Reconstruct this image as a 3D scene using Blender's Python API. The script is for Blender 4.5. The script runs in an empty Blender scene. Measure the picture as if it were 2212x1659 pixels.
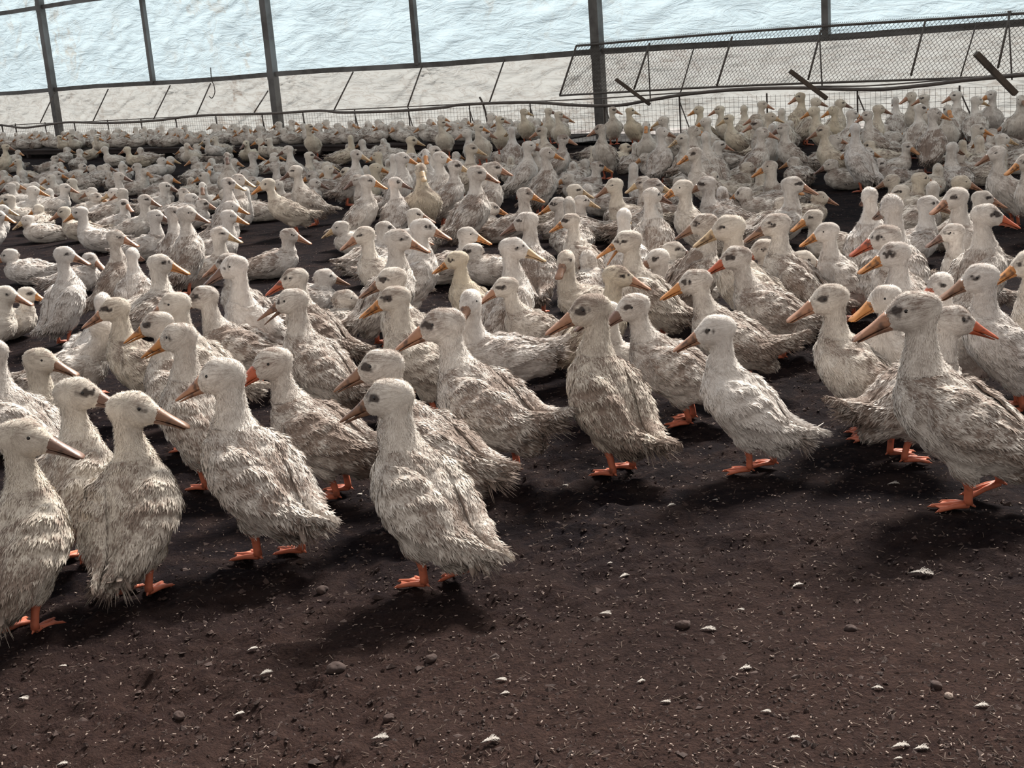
import bpy, bmesh, math, random
import numpy as np
from mathutils import Vector, Matrix

S = bpy.context.scene
C = S.collection
rnd = random.Random(7)

# ------------------------------------------------------------------ camera
W, H, F = 2212.0, 1659.0, 2900.0
CAM = np.array([0.0, 0.0, 1.3])
PITCH, ROLL = math.radians(14.1), math.radians(4.36)
_f = np.array([0, math.cos(PITCH), -math.sin(PITCH)])
_r0 = np.array([1.0, 0, 0]); _u0 = np.array([0, math.sin(PITCH), math.cos(PITCH)])
_r = math.cos(ROLL) * _r0 - math.sin(ROLL) * _u0
_u = math.sin(ROLL) * _r0 + math.cos(ROLL) * _u0
cd = bpy.data.cameras.new('camera'); cam = bpy.data.objects.new('camera', cd); C.objects.link(cam)
cd.sensor_fit = 'HORIZONTAL'; cd.sensor_width = 36.0; cd.lens = F * 36.0 / W
cd.clip_start = 0.05; cd.clip_end = 300
cam.matrix_world = Matrix(((_r[0], _u[0], -_f[0], CAM[0]), (_r[1], _u[1], -_f[1], CAM[1]), (_r[2], _u[2], -_f[2], CAM[2]), (0, 0, 0, 1)))
S.camera = cam

def ray(x, y):
    return _f + (x - W / 2) / F * _r + (H / 2 - y) / F * _u
def on_z(x, y, z=0.0):
    d = ray(x, y); t = (z - CAM[2]) / d[2]
    return CAM + d * t
def project(p):
    d = np.asarray(p, float) - CAM
    z = d @ _f
    return W / 2 + F * (d @ _r) / z, H / 2 - F * (d @ _u) / z

# ------------------------------------------------------------------ light
S.view_settings.view_transform = 'Standard'; S.view_settings.look = 'None'
S.view_settings.gamma = 1; S.view_settings.use_curve_mapping = False
S.view_settings.exposure = 0.78
wd = bpy.data.worlds.new('world'); S.world = wd; wd.use_nodes = True
nt = wd.node_tree; nt.nodes.clear()
wo = nt.nodes.new('ShaderNodeOutputWorld'); bg = nt.nodes.new('ShaderNodeBackground')
tc = nt.nodes.new('ShaderNodeTexCoord'); sx = nt.nodes.new('ShaderNodeSeparateXYZ')
mr = nt.nodes.new('ShaderNodeMapRange'); cr = nt.nodes.new('ShaderNodeValToRGB')
nt.links.new(tc.outputs['Generated'], sx.inputs[0])
nt.links.new(sx.outputs['Y'], mr.inputs['Value'])
mr.inputs['From Min'].default_value = -1; mr.inputs['From Max'].default_value = 1
nt.links.new(mr.outputs[0], cr.inputs[0])
e = cr.color_ramp.elements
e[0].position = 0.0; e[0].color = (0.62, 0.57, 0.525, 1)
e[1].position = 1.0; e[1].color = (0.80, 0.93, 1.05, 1)
e2 = cr.color_ramp.elements.new(0.5); e2.color = (0.44, 0.425, 0.41, 1)
nt.links.new(cr.outputs[0], bg.inputs[0]); bg.inputs[1].default_value = 0.62
nt.links.new(bg.outputs[0], wo.inputs[0])
sl = bpy.data.lights.new('sun', 'SUN'); so = bpy.data.objects.new('sun', sl); C.objects.link(so)
sl.energy = 5.2; sl.angle = math.radians(14); sl.color = (1.0, 0.93, 0.84)
# sun stands behind the polythene wall, high and a little to the right
sdir = Vector((-0.34, -0.64, -0.69)).normalized()
so.rotation_euler = sdir.to_track_quat('-Z', 'Y').to_euler(); so.location = (3, 30, 20)

# ------------------------------------------------------------------ noise
def _h(i, j, k):
    n = (i * 374761393 + j * 668265263 + k * 2147483647) & 0xFFFFFFFF
    n = ((n ^ (n >> 13)) * 1274126177) & 0xFFFFFFFF
    return ((n ^ (n >> 16)) & 0xFFFF) / 65535.0
def vn(p):
    p = np.asarray(p, float); i = np.floor(p).astype(np.int64); f = p - i; f = f * f * (3 - 2 * f)
    r = 0
    for a in (0, 1):
        for b in (0, 1):
            for c in (0, 1):
                w = (f[:, 0] if a else 1 - f[:, 0]) * (f[:, 1] if b else 1 - f[:, 1]) * (f[:, 2] if c else 1 - f[:, 2])
                r = r + w * _h(i[:, 0] + a, i[:, 1] + b, i[:, 2] + c)
    return r * 2 - 1
def fbm(p, o=4):
    r = 0; a = 1.0; p = np.asarray(p, float)
    for k in range(o):
        r = r + a * vn(p + 17.3 * k); p = p * 2.03; a *= 0.5
    return r

# ------------------------------------------------------------------ materials
def newmat(name):
    m = bpy.data.materials.new(name); m.use_nodes = True
    n = m.node_tree; n.nodes.clear()
    o = n.nodes.new('ShaderNodeOutputMaterial')
    return m, n, o
def nd(n, t, **kw):
    x = n.nodes.new(t)
    for k, v in kw.items():
        if k in x.inputs: x.inputs[k].default_value = v
        else: setattr(x, k, v)
    return x
def ramp(n, src, stops):
    r = n.nodes.new('ShaderNodeValToRGB'); el = r.color_ramp.elements
    while len(el) < len(stops): el.new(0.5)
    for q, (p, c) in zip(el, stops):
        q.position = p; q.color = (c, c, c, 1) if isinstance(c, (int, float)) else (*c, 1)
    n.links.new(src, r.inputs[0]); return r.outputs[0]
def mixc(n, fac, a, b, mode='MIX'):
    x = n.nodes.new('ShaderNodeMix'); x.data_type = 'RGBA'; x.blend_type = mode
    for s, v in ((0, fac), (6, a), (7, b)):
        if hasattr(v, 'node'): n.links.new(v, x.inputs[s])
        else: x.inputs[s].default_value = v if isinstance(v, (int, float)) else (*v, 1)
    return x.outputs[2]
def mth(n, op, a, b=None):
    x = n.nodes.new('ShaderNodeMath'); x.operation = op
    for s, v in ((0, a), (1, b)):
        if v is None: continue
        if hasattr(v, 'node'): n.links.new(v, x.inputs[s])
        else: x.inputs[s].default_value = v
    return x.outputs[0]

def plumage_mat(name, bumpy=0.5):
    m, n, o = newmat(name)
    L = n.links
    bs = nd(n, 'ShaderNodeBsdfPrincipled', Roughness=0.85)
    bs.inputs['Specular IOR Level'].default_value = 0.15
    bs.inputs['Sheen Weight'].default_value = 0.25; bs.inputs['Sheen Roughness'].default_value = 0.4
    bs.inputs['Sheen Tint'].default_value = (1, 0.97, 0.92, 1)
    tcn = n.nodes.new('ShaderNodeTexCoord'); oi = n.nodes.new('ShaderNodeObjectInfo')
    sc = n.nodes.new('ShaderNodeSeparateColor'); L.new(oi.outputs['Color'], sc.inputs[0])
    off = n.nodes.new('ShaderNodeVectorMath'); off.operation = 'SCALE'; off.inputs[0].default_value = (31, 57, 83)
    L.new(sc.outputs[2], off.inputs['Scale'])
    ad = n.nodes.new('ShaderNodeVectorMath'); ad.operation = 'ADD'
    L.new(tcn.outputs['Object'], ad.inputs[0]); L.new(off.outputs[0], ad.inputs[1])
    n1 = nd(n, 'ShaderNodeTexNoise', Scale=11.0, Detail=6.0, Roughness=0.62, Distortion=0.6); L.new(ad.outputs[0], n1.inputs['Vector'])
    fl = n.nodes.new('ShaderNodeAttribute'); fl.attribute_name = 'flow'
    fa = n.nodes.new('ShaderNodeVectorMath'); fa.operation = 'ADD'; L.new(fl.outputs['Vector'], fa.inputs[0]); L.new(off.outputs[0], fa.inputs[1])
    n2 = nd(n, 'ShaderNodeTexNoise', Scale=1.0, Detail=4.0, Roughness=0.6, Distortion=0.9); L.new(fa.outputs[0], n2.inputs['Vector'])
    n3 = nd(n, 'ShaderNodeTexNoise', Scale=60.0, Detail=3.0, Roughness=0.7, Distortion=0.8); L.new(ad.outputs[0], n3.inputs['Vector'])
    at = n.nodes.new('ShaderNodeAttribute'); at.attribute_name = 'dirt'
    sm = n.nodes.new('ShaderNodeAttribute'); sm.attribute_name = 'smudge'
    base = mixc(n, sc.outputs[1], (0.88, 0.85, 0.82), (0.84, 0.74, 0.56))
    base = mixc(n, ramp(n, n3.outputs[0], [(0.35, 0.0), (0.7, 0.35)]), base, (0.62, 0.55, 0.50))
    d1 = ramp(n, n1.outputs[0], [(0.44, 0.0), (0.60, 1.0)])
    d2 = ramp(n, n2.outputs[0], [(0.47, 0.0), (0.60, 1.0)])
    dd = mth(n, 'ADD', mth(n, 'MULTIPLY', d1, 0.60), mth(n, 'MULTIPLY', d2, 0.50))
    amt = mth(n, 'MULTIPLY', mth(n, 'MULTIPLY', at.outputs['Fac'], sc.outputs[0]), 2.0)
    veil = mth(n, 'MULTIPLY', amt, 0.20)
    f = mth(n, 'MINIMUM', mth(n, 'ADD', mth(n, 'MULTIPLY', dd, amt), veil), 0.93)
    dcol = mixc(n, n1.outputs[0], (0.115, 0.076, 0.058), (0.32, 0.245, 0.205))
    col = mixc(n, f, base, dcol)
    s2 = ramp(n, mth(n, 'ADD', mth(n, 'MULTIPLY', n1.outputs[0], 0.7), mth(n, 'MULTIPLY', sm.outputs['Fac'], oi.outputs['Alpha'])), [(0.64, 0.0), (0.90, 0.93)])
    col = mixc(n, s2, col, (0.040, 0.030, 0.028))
    L.new(col, bs.inputs['Base Color'])
    bp = nd(n, 'ShaderNodeBump', Strength=bumpy, Distance=0.006)
    hh = mth(n, 'ADD', n2.outputs[0], mth(n, 'MULTIPLY', n3.outputs[0], 0.5))
    L.new(hh, bp.inputs['Height']); L.new(bp.outputs[0], bs.inputs['Normal'])
    L.new(bs.outputs[0], o.inputs[0])
    return m
M_PLUME = plumage_mat('plumage')

def horn_mat(name, c1, c2, spots, rough=0.45):
    # colour = object colour (tint) with darker soiling
    m, n, o = newmat(name); L = n.links
    bs = nd(n, 'ShaderNodeBsdfPrincipled', Roughness=rough)
    tcn = n.nodes.new('ShaderNodeTexCoord'); oi = n.nodes.new('ShaderNodeObjectInfo')
    n1 = nd(n, 'ShaderNodeTexNoise', Scale=55.0, Detail=4.0, Roughness=0.6); L.new(tcn.outputs['Object'], n1.inputs['Vector'])
    base = mixc(n, n1.outputs[0], c1, c2)
    base = mixc(n, 1.0, base, oi.outputs['Color'], 'MULTIPLY')
    n4 = nd(n, 'ShaderNodeTexNoise', Scale=38.0, Detail=2.0); L.new(tcn.outputs['Object'], n4.inputs['Vector'])
    col = mixc(n, ramp(n, n4.outputs[0], [(0.55, 0.0), (0.68, spots)]), base, (0.06, 0.035, 0.028))
    L.new(col, bs.inputs['Base Color'])
    bp = nd(n, 'ShaderNodeBump', Strength=0.35, Distance=0.002); L.new(n1.outputs[0], bp.inputs['Height']); L.new(bp.outputs[0], bs.inputs['Normal'])
    L.new(bs.outputs[0], o.inputs[0]); return m
M_BILL = horn_mat('bill', (1, 1, 1), (0.7, 0.62, 0.55), 0.8)
M_LEG = horn_mat('leg_skin', (0.62, 0.17, 0.085), (0.42, 0.12, 0.07), 0.5, 0.55)
def flat(name, c, rough=0.6, metal=0.0):
    m, n, o = newmat(name); b = nd(n, 'ShaderNodeBsdfPrincipled', Roughness=rough, Metallic=metal)
    b.inputs['Base Color'].default_value = (*c, 1)
    n.links.new(b.outputs[0], o.inputs[0]); return m
M_EYE = flat('eye', (0.01, 0.008, 0.008), 0.08)
M_NOSTRIL = flat('nostril', (0.03, 0.015, 0.012), 0.6)
M_CLAW = flat('claw', (0.16, 0.10, 0.08), 0.5)

def noisy(name, c1, c2, scale, rough=0.8, bump=0.3, bd=0.004, c3=None, metal=0.0, stretch=(1, 1, 1)):
    m, n, o = newmat(name); L = n.links
    bs = nd(n, 'ShaderNodeBsdfPrincipled', Roughness=rough, Metallic=metal)
    tcn = n.nodes.new('ShaderNodeTexCoord'); mp = n.nodes.new('ShaderNodeMapping'); mp.inputs['Scale'].default_value = stretch
    L.new(tcn.outputs['Object'], mp.inputs[0])
    n1 = nd(n, 'ShaderNodeTexNoise', Scale=scale, Detail=7.0, Roughness=0.65); L.new(mp.outputs[0], n1.inputs['Vector'])
    col = mixc(n, ramp(n, n1.outputs[0], [(0.35, 0.0), (0.65, 1.0)]), c1, c2)
    if c3:
        n2 = nd(n, 'ShaderNodeTexNoise', Scale=scale * 0.21, Detail=5.0); L.new(mp.outputs[0], n2.inputs['Vector'])
        col = mixc(n, ramp(n, n2.outputs[0], [(0.45, 0.0), (0.62, 1.0)]), col, c3)
    L.new(col, bs.inputs['Base Color'])
    bp = nd(n, 'ShaderNodeBump', Strength=bump, Distance=bd); L.new(n1.outputs[0], bp.inputs['Height']); L.new(bp.outputs[0], bs.inputs['Normal'])
    L.new(bs.outputs[0], o.inputs[0]); return m

# ------------------------------------------------------------------ mesh helpers
def mesh(name, v, f, mat=None, smooth=True):
    me = bpy.data.meshes.new(name)
    me.from_pydata([tuple(map(float, p)) for p in v], [], [tuple(map(int, q)) for q in f])
    me.update()
    if smooth and len(me.polygons): me.polygons.foreach_set('use_smooth', [True] * len(me.polygons))
    if mat: me.materials.append(mat)
    return me
class MB:
    def __init__(s): s.v = []; s.f = []
    def add(s, v, f):
        b = len(s.v); s.v.extend([tuple(p) for p in v]); s.f.extend([tuple(b + i for i in q) for q in f])
    def tube(s, pts, rad, n=8, cap=True, flatten=None):
        pts = [np.asarray(p, float) for p in pts]
        if not hasattr(rad, '__len__'): rad = [rad] * len(pts)
        v = []; f = []
        up = None
        for i, p in enumerate(pts):
            t = pts[min(i + 1, len(pts) - 1)] - pts[max(i - 1, 0)]; t = t / (np.linalg.norm(t) + 1e-9)
            if up is None:
                up = np.array([0, 0, 1.0]) if abs(t[2]) < 0.9 else np.array([1.0, 0, 0])
            s1 = np.cross(t, up); s1 /= np.linalg.norm(s1) + 1e-9; up = np.cross(s1, t)
            ra, rb = (rad[i] if hasattr(rad[i], '__len__') else (rad[i], rad[i]))
            for k in range(n):
                a = 2 * math.pi * k / n
                v.append(p + s1 * math.cos(a) * ra + up * math.sin(a) * rb)
        for i in range(len(pts) - 1):
            for k in range(n):
                a = i * n + k; b = i * n + (k + 1) % n
                f.append((a, b, b + n, a + n))
        if cap:
            f.append(tuple(range(n - 1, -1, -1))); f.append(tuple((len(pts) - 1) * n + k for k in range(n)))
        s.add(v, f)
    def box(s, c, d, rot=None):
        v = []
        for x in (-1, 1):
            for y in (-1, 1):
                for z in (-1, 1):
                    p = np.array([x * d[0] / 2, y * d[1] / 2, z * d[2] / 2])
                    if rot is not None: p = rot @ p
                    v.append(p + np.asarray(c))
        s.add(v, [(0, 1, 3, 2), (4, 6, 7, 5), (0, 4, 5, 1), (2, 3, 7, 6), (0, 2, 6, 4), (1, 5, 7, 3)])
    def bar(s, a, b, w, h, up=(0, 0, 1)):
        a = np.asarray(a, float); b = np.asarray(b, float); t = b - a; L = np.linalg.norm(t); t /= L
        u = np.asarray(up, float); sd = np.cross(t, u)
        if np.linalg.norm(sd) < 1e-3: sd = np.cross(t, np.array([0, 1.0, 0]))
        sd /= np.linalg.norm(sd); u = np.cross(sd, t)
        R = np.stack([t, sd, u], 1)
        s.box((a + b) / 2, (L, w, h), R)
    def ell(s, c, r, R=None, nu=16, nv=10):
        v = []; f = []
        for j in range(nv + 1):
            th = math.pi * j / nv
            for i in range(nu):
                a = 2 * math.pi * i / nu
                p = np.array([math.sin(th) * math.cos(a) * r[0], math.sin(th) * math.sin(a) * r[1], math.cos(th) * r[2]])
                if R is not None: p = R @ p
                v.append(p + np.asarray(c))
        for j in range(nv):
            for i in range(nu):
                a = j * nu + i; b = j * nu + (i + 1) % nu
                f.append((a, a + nu, b + nu, b))
        s.add(v, f)
    def me(s, name, mat=None, smooth=True): return mesh(name, s.v, s.f, mat, smooth)
def link(name, me, parent=None):
    o = bpy.data.objects.new(name, me); C.objects.link(o)
    if parent: o.parent = parent
    return o
def tag(o, label=None, cat=None, group=None, kind=None):
    if label: o['label'] = label
    if cat: o['category'] = cat
    if group: o['group'] = group
    if kind: o['kind'] = kind
    return o
def thing(name, loc, label, cat, group=None, rz=0, sc=1.0):
    o = bpy.data.objects.new(name, None); C.objects.link(o); o.empty_display_size = 0.05
    o.location = tuple(map(float, loc)); o.rotation_euler = (0, 0, rz); o.scale = (sc, sc, sc)
    return tag(o, label, cat, group)
# ------------------------------------------------------------------ duck builder
TS = np.array([0, .08, .2, .35, .5, .65, .8, .92, 1.0])
TW = np.array([.014, .046, .078, .100, .112, .113, .098, .062, .015])
TU = np.array([.009, .022, .040, .058, .070, .077, .071, .050, .012])
TD = np.array([.009, .034, .070, .092, .098, .094, .080, .053, .012])
LEN = 0.37
Y = np.array([0, 1.0, 0]); Z = np.array([0, 0, 1.0])
POSE = dict(   # pitch, hip height, head centre x, head centre z
    s=dict(pitch=40, hip=.184, hx=.115, hz=.448, tail=24),
    u=dict(pitch=50, hip=.190, hx=.085, hz=.475, tail=30),
    w=dict(pitch=24, hip=.178, hx=.170, hz=.405, tail=14),
    l=dict(pitch=10, hip=.165, hx=.205, hz=.335, tail=10),
    q=dict(pitch=9, hip=.088, hx=.165, hz=.262, tail=8, sit=1),
    t=dict(pitch=13, hip=.092, hx=.155, hz=.315, tail=10, sit=1),
    r=dict(pitch=6, hip=.086, hx=.150, hz=.205, tail=6, sit=1),
    d=dict(pitch=4, hip=.16, hx=.235, hz=.17, tail=16),
)
def body_at(s, P):
    a, n, hip = P['a'], P['n'], P['hipv']
    w = np.interp(s, TS, TW) * P['fat']; u = np.interp(s, TS, TU); d = np.interp(s, TS, TD)
    if P.get('sit'): w *= 1.10; d *= .92
    c = hip + a * (s - .45) * LEN
    k = max(0.0, .30 - s)
    c = c + n * math.tan(math.radians(P['tail'])) * k * k * LEN / .30
    return c, w, u, d
def rotm(yaw, pitch):
    cy, sy = math.cos(yaw), math.sin(yaw); cp, sp = math.cos(pitch), math.sin(pitch)
    f = np.array([cy * cp, sy * cp, -sp]); s_ = np.array([-sy, cy, 0]); u = np.cross(f, s_)
    return f, s_, u
_cache = {}
LODV = (.0056, .0080, .0115); NFL = (15000, 3600, 700)
def flakes(bp, bn, bd, size, wid, lift, rg, extra):
    """small overlapping feather blades: base points, normals, directions"""
    N = len(bp); sd = np.cross(bn, bd)
    ang = rg.normal(0, .22, N)[:, None]
    d = bd * np.cos(ang) + sd * np.sin(ang); sd = np.cross(bn, d)
    tl = rg.normal(0, .15, N)[:, None]
    L = size[:, None] * rg.uniform(.7, 1.3, N)[:, None]; Wd = wid[:, None] * rg.uniform(.7, 1.3, N)[:, None]
    li = lift[:, None] * rg.uniform(.3, 1.6, N)[:, None]
    p0 = bp - bn * .0015
    mid = bp + d * L * .55 + bn * (L * li * .4 + .001)
    p1 = mid + sd * Wd * .5 + bn * tl * Wd * .4; p3 = mid - sd * Wd * .5 - bn * tl * Wd * .4
    p2 = bp + d * L + bn * L * li
    V = np.stack([p0, p1, p2, p3], 1).reshape(-1, 3)
    Fc = np.arange(N * 4).reshape(-1, 4)[:, ::-1].copy()
    return V, Fc, [np.repeat(x, 4, axis=0) for x in extra]
def set_attr(me, dirt, flow, smud):
    for nm, ar, ty in (('dirt', dirt, 'FLOAT'), ('smudge', smud, 'FLOAT')):
        a = me.attributes.new(nm, ty, 'POINT'); a.data.foreach_set('value', np.asarray(ar, np.float32))
    a = me.attributes.new('flow', 'FLOAT_VECTOR', 'POINT'); a.data.foreach_set('vector', np.asarray(flow, np.float32).ravel())
def fast_mesh(name, V, Q, mat):
    me = bpy.data.meshes.new(name)
    V = np.asarray(V, np.float32); Q = np.asarray(Q, np.int32); n = len(Q); k = Q.shape[1]
    me.vertices.add(len(V)); me.vertices.foreach_set('co', V.ravel())
    me.loops.add(n * k); me.loops.foreach_set('vertex_index', Q.ravel())
    me.polygons.add(n); me.polygons.foreach_set('loop_start', np.arange(n, dtype=np.int32) * k)
    me.update(calc_edges=True); me.polygons.foreach_set('use_smooth', [True] * n)
    me.materials.append(mat); return me
def soft(me, nf, bn):
    """shade each small feather mostly like the skin it lies on"""
    n = len(me.vertices); a = np.empty(n * 3, np.float32); me.vertices.foreach_get('normal', a); a = a.reshape(-1, 3)
    fl = a[n - nf:]; sg = np.sign((fl * bn).sum(1))[:, None]; sg[sg == 0] = 1
    v = fl * sg * .13 + bn * .85; v /= np.linalg.norm(v, axis=1)[:, None] + 1e-9; a[n - nf:] = v
    me.normals_split_custom_set_from_vertices(a.tolist())
def duck_geo(pose, hyaw, lod=1, seed=0, **ov):
    key = (pose, round(hyaw), lod, seed, tuple(sorted(ov.items())))
    if key in _cache: return _cache[key]
    rg = np.random.default_rng(abs(hash((pose, round(hyaw), seed))) % 99991 if False else (seed * 131 + int(round(hyaw)) * 7 + ord(pose) * 977 + 100000) % 99991)
    P = dict(fat=1.0, tail=10, hp=24, bent=0.0, gape=0, stride=0.0); P.update(POSE[pose]); P.update(ov)
    p = math.radians(P['pitch']); P['a'] = np.array([math.cos(p), 0, math.sin(p)]); P['n'] = np.array([-math.sin(p), 0, math.cos(p)])
    P['hipv'] = np.array([0, 0, P['hip']])
    a, n = P['a'], P['n']
    hc = np.array([P['hx'], P['bent'], P['hz']])
    f, sd, u = rotm(math.radians(hyaw), math.radians(P['hp'] * .6))
    fb, sb, ub = rotm(math.radians(hyaw), math.radians(P['hp']))
    # --- closed pieces to be fused
    m = MB(); ring = 20
    ss = np.concatenate([np.linspace(0, 1, 26)]); v = []; q = []
    SP = []; ST = []; SR = []; SU = []; SK = []
    for s in ss:
        c, w, up, dn = body_at(s, P)
        for k in range(ring):
            t = 2 * math.pi * k / ring; ct, st = math.cos(t), math.sin(t)
            e = .9; ct = math.copysign(abs(ct) ** e, ct); st = math.copysign(abs(st) ** e, st)
            pt = c + Y * w * ct + n * (up if st > 0 else dn) * st
            if P.get('sit'): pt[2] = max(pt[2], .004 + .01 * abs(ct) ** 3)
            v.append(pt)
        SP.append(c); ST.append(a); SR.append((w + up) / 2 + .005); SU.append((s - 1) * LEN); SK.append(0)
    for i in range(len(ss) - 1):
        for k in range(ring):
            A = i * ring + k; B = i * ring + (k + 1) % ring; q.append((A, B, B + ring, A + ring)[::-1])
    q.append(tuple(range(ring))); q.append(tuple((len(ss) - 1) * ring + k for k in range(ring - 1, -1, -1)))
    m.add(v, q)
    P0 = body_at(.74, P)[0] + n * .008; P3 = hc - f * .012 - u * .006
    D = np.linalg.norm(P3 - P0); t0 = a * (.55 if pose not in 'qrt' else .9) + Z * .45
    t0 /= np.linalg.norm(t0); t1 = Z * .9 + a * P.get('ncurl', -.05) + f * (.15)
    if pose == 'd': t1 = a * .9 - Z * .5
    t1 /= np.linalg.norm(t1)
    P1 = P0 + t0 * D * .45; P2 = P3 - t1 * D * .38
    tt = np.linspace(0, 1, 16); pts = [(1 - t) ** 3 * P0 + 3 * (1 - t) ** 2 * t * P1 + 3 * (1 - t) * t * t * P2 + t ** 3 * P3 for t in tt]
    rad = np.interp(tt, [0, .2, .4, .6, .8, 1], [.080, .068, .049, .0370, .0325, .0350]) * P.get('neckw', 1.0)
    if P.get('sit'): rad = np.interp(tt, [0, .3, .6, 1], [.080, .060, .040, .036])
    m.tube(pts, list(rad), 18)
    L0 = 0
    for i, pt in enumerate(pts):
        tg = pts[min(i + 1, 15)] - pts[max(i - 1, 0)]; tg /= np.linalg.norm(tg)
        if i: L0 += np.linalg.norm(pts[i] - pts[i - 1])
        if i > 3: SP.append(pt); ST.append(tg); SR.append(rad[i]); SU.append(L0); SK.append(1)
    R = np.stack([f, sd, u], 1)
    m.ell(hc, (.064, .0400, .0465), R, 20, 12)
    m.ell(hc + f * .006 + u * .013, (.042, .031, .038), R, 16, 10)
    for sg in (-1, 1): m.ell(hc + f * .012 - u * .010 + sd * sg * .012, (.036, .027, .029), R, 14, 8)
    bb = hc + f * .061 - u * .007 
    m.tube([hc + f * .015, hc + f * .040 - u * .002, bb + fb * .006], [(.035, .036), (.028, .031), (.0205, .0235)], 16)
    SP.append(hc); ST.append(f); SR.append(.045); SU.append(L0 + .05); SK.append(2)
    SP.append(bb); ST.append(f); SR.append(.02); SU.append(L0 + .1); SK.append(2)
    # thighs and vent fluff
    if not P.get('sit'):
        for sg in (-1, 1):
            off = P['stride'] * sg * .5
            m.ell(np.array([.012 + off * .5, sg * .050, P['hip'] - .055]), (.045, .034, .052), None, 14, 8)
            m.ell(np.array([.008 + off * .7, sg * .048, P['hip'] - .088]), (.022, .020, .026), None, 10, 8)
    c, w, up, dn = body_at(.22, P)
    m.ell(c - n * .035, (.060, .055, .045), np.stack([a, Y, n], 1), 16, 8)
    tmp = bpy.data.objects.new('tmp', m.me('tmp')); C.objects.link(tmp)
    rm = tmp.modifiers.new('r', 'REMESH'); rm.mode = 'VOXEL'; rm.voxel_size = LODV[lod]
    smn = tmp.modifiers.new('s', 'SMOOTH'); smn.factor = .5; smn.iterations = (12, 7, 4)[lod]
    dg = bpy.context.evaluated_depsgraph_get(); dg.update()
    me = bpy.data.meshes.new_from_object(tmp.evaluated_get(dg)); old = tmp.data
    bpy.data.objects.remove(tmp); bpy.data.meshes.remove(old)
    N = len(me.vertices); V = np.empty(N * 3, np.float32); me.vertices.foreach_get('co', V); V = V.reshape(-1, 3).astype(float)
    NR = np.empty(N * 3, np.float32); me.vertices.foreach_get('normal', NR); NR = NR.reshape(-1, 3).astype(float)
    SP = np.array(SP); ST = np.array(ST); SR = np.array(SR); SU = np.array(SU); SK = np.array(SK)
    eyeL = hc + f * .020 + u * .014
    def locate(V):
        dm = np.linalg.norm(V[:, None] - SP[None], axis=2) / SR[None]; ix = dm.argmin(1)
        T = ST[ix]; rel = V - SP[ix]; K = SK[ix]
        ax = np.where((K == 2)[:, None], f[None], T)
        ns = np.cross(ax, Y[None]); ns /= np.linalg.norm(ns, axis=1)[:, None] + 1e-9
        ang = np.arctan2(rel @ Y, -(rel * ns).sum(1))
        fl = np.stack([(SU[ix] + (rel * T).sum(1)) * 26, ang * np.minimum(SR[ix], .07) * 150, SK[ix] * 3.0], 1)
        sb_ = (V - P['hipv']) @ a / LEN + .45; nn = (V - P['hipv']) @ n
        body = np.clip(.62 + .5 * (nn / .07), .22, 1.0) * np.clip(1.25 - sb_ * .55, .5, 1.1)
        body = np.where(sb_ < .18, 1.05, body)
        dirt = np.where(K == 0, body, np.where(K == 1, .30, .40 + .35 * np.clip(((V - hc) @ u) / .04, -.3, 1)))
        hd = (V - eyeL); hx_ = hd @ f; hu = hd @ u; hs = np.abs((V - hc) @ sd)
        e2 = ((hx_ - .008) / .031) ** 2 + ((hu + .001 - hx_ * .15) / .0165) ** 2 + .75 * vn(V * 95 + seed * 3.3)
        smud = np.exp(-e2) * (hs > .012) * (K >= 1) * (V[:, 2] > -1)
        return dirt, fl, smud, T, K
    disp = .0028 * vn(V * 42 + seed) * (1.0) + .0045 * vn(V * 17 + 5 + seed)
    dirt, fl, smud, T, K = locate(V)
    disp = np.where(K == 0, disp + .0042 * np.abs(vn(fl * [.22, .42, 1] + seed)), disp * .35)
    V = V + NR * disp[:, None]
    me.vertices.foreach_set('co', V.astype(np.float32).ravel()); me.update()
    me.materials.clear(); me.materials.append(M_PLUME); me.polygons.foreach_set('use_smooth', [True] * len(me.polygons))
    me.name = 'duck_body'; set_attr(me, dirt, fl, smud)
    G = dict(body=me, hc=hc, P=P)
    # --- loose feathers over the skin
    NF = NFL[lod]
    me.calc_loop_triangles(); tr = np.empty(len(me.loop_triangles) * 3, np.int32); me.loop_triangles.foreach_get('vertices', tr); tr = tr.reshape(-1, 3)
    def sample(V, tr, NF):
        A, B, Cc = V[tr[:, 0]], V[tr[:, 1]], V[tr[:, 2]]; nr = np.cross(B - A, Cc - A); ar = np.linalg.norm(nr, axis=1)
        ix = rg.choice(len(tr), NF, p=ar / ar.sum()); r1 = np.sqrt(rg.random(NF))[:, None]; r2 = rg.random(NF)[:, None]
        return A[ix] * (1 - r1) + B[ix] * r1 * (1 - r2) + Cc[ix] * r1 * r2, nr[ix] / (ar[ix][:, None] + 1e-12)
    bp, bn = sample(V, tr, NF)
    di, fw, su, T, K = locate(bp)
    keep = (su < .5) & (np.linalg.norm(bp - bb, axis=1) > .02)
    bp, bn, di, fw, su, T, K = [x[keep] for x in (bp, bn, di, fw, su, T, K)]
    d = -T; d = np.where((K == 2)[:, None], -f[None] - Z[None] * .3, d); d = d - Z * .15; d = d - bn * (d * bn).sum(1)[:, None]; d /= np.linalg.norm(d, axis=1)[:, None] + 1e-9
    big = (1.0, 1.25, 1.6)[lod]
    sbp = (bp - P['hipv']) @ a / LEN + .45; low = ((bp - P['hipv']) @ n < -.02) & (K == 0)
    size = np.where(K == 0, .0165, np.where(K == 1, .0095, .0055)) * big; wid = np.where(K == 0, .0029 * (1, 1.25, 1.7)[lod], np.where(K == 1, .0022, .0015)) * big
    lift = np.where(K == 0, .024, np.where(K == 1, .38, .45))
    size = np.where(low, .020 * big, size); wid = np.where(low, .0040 * big, wid); lift = np.where(low, .05, lift)
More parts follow.
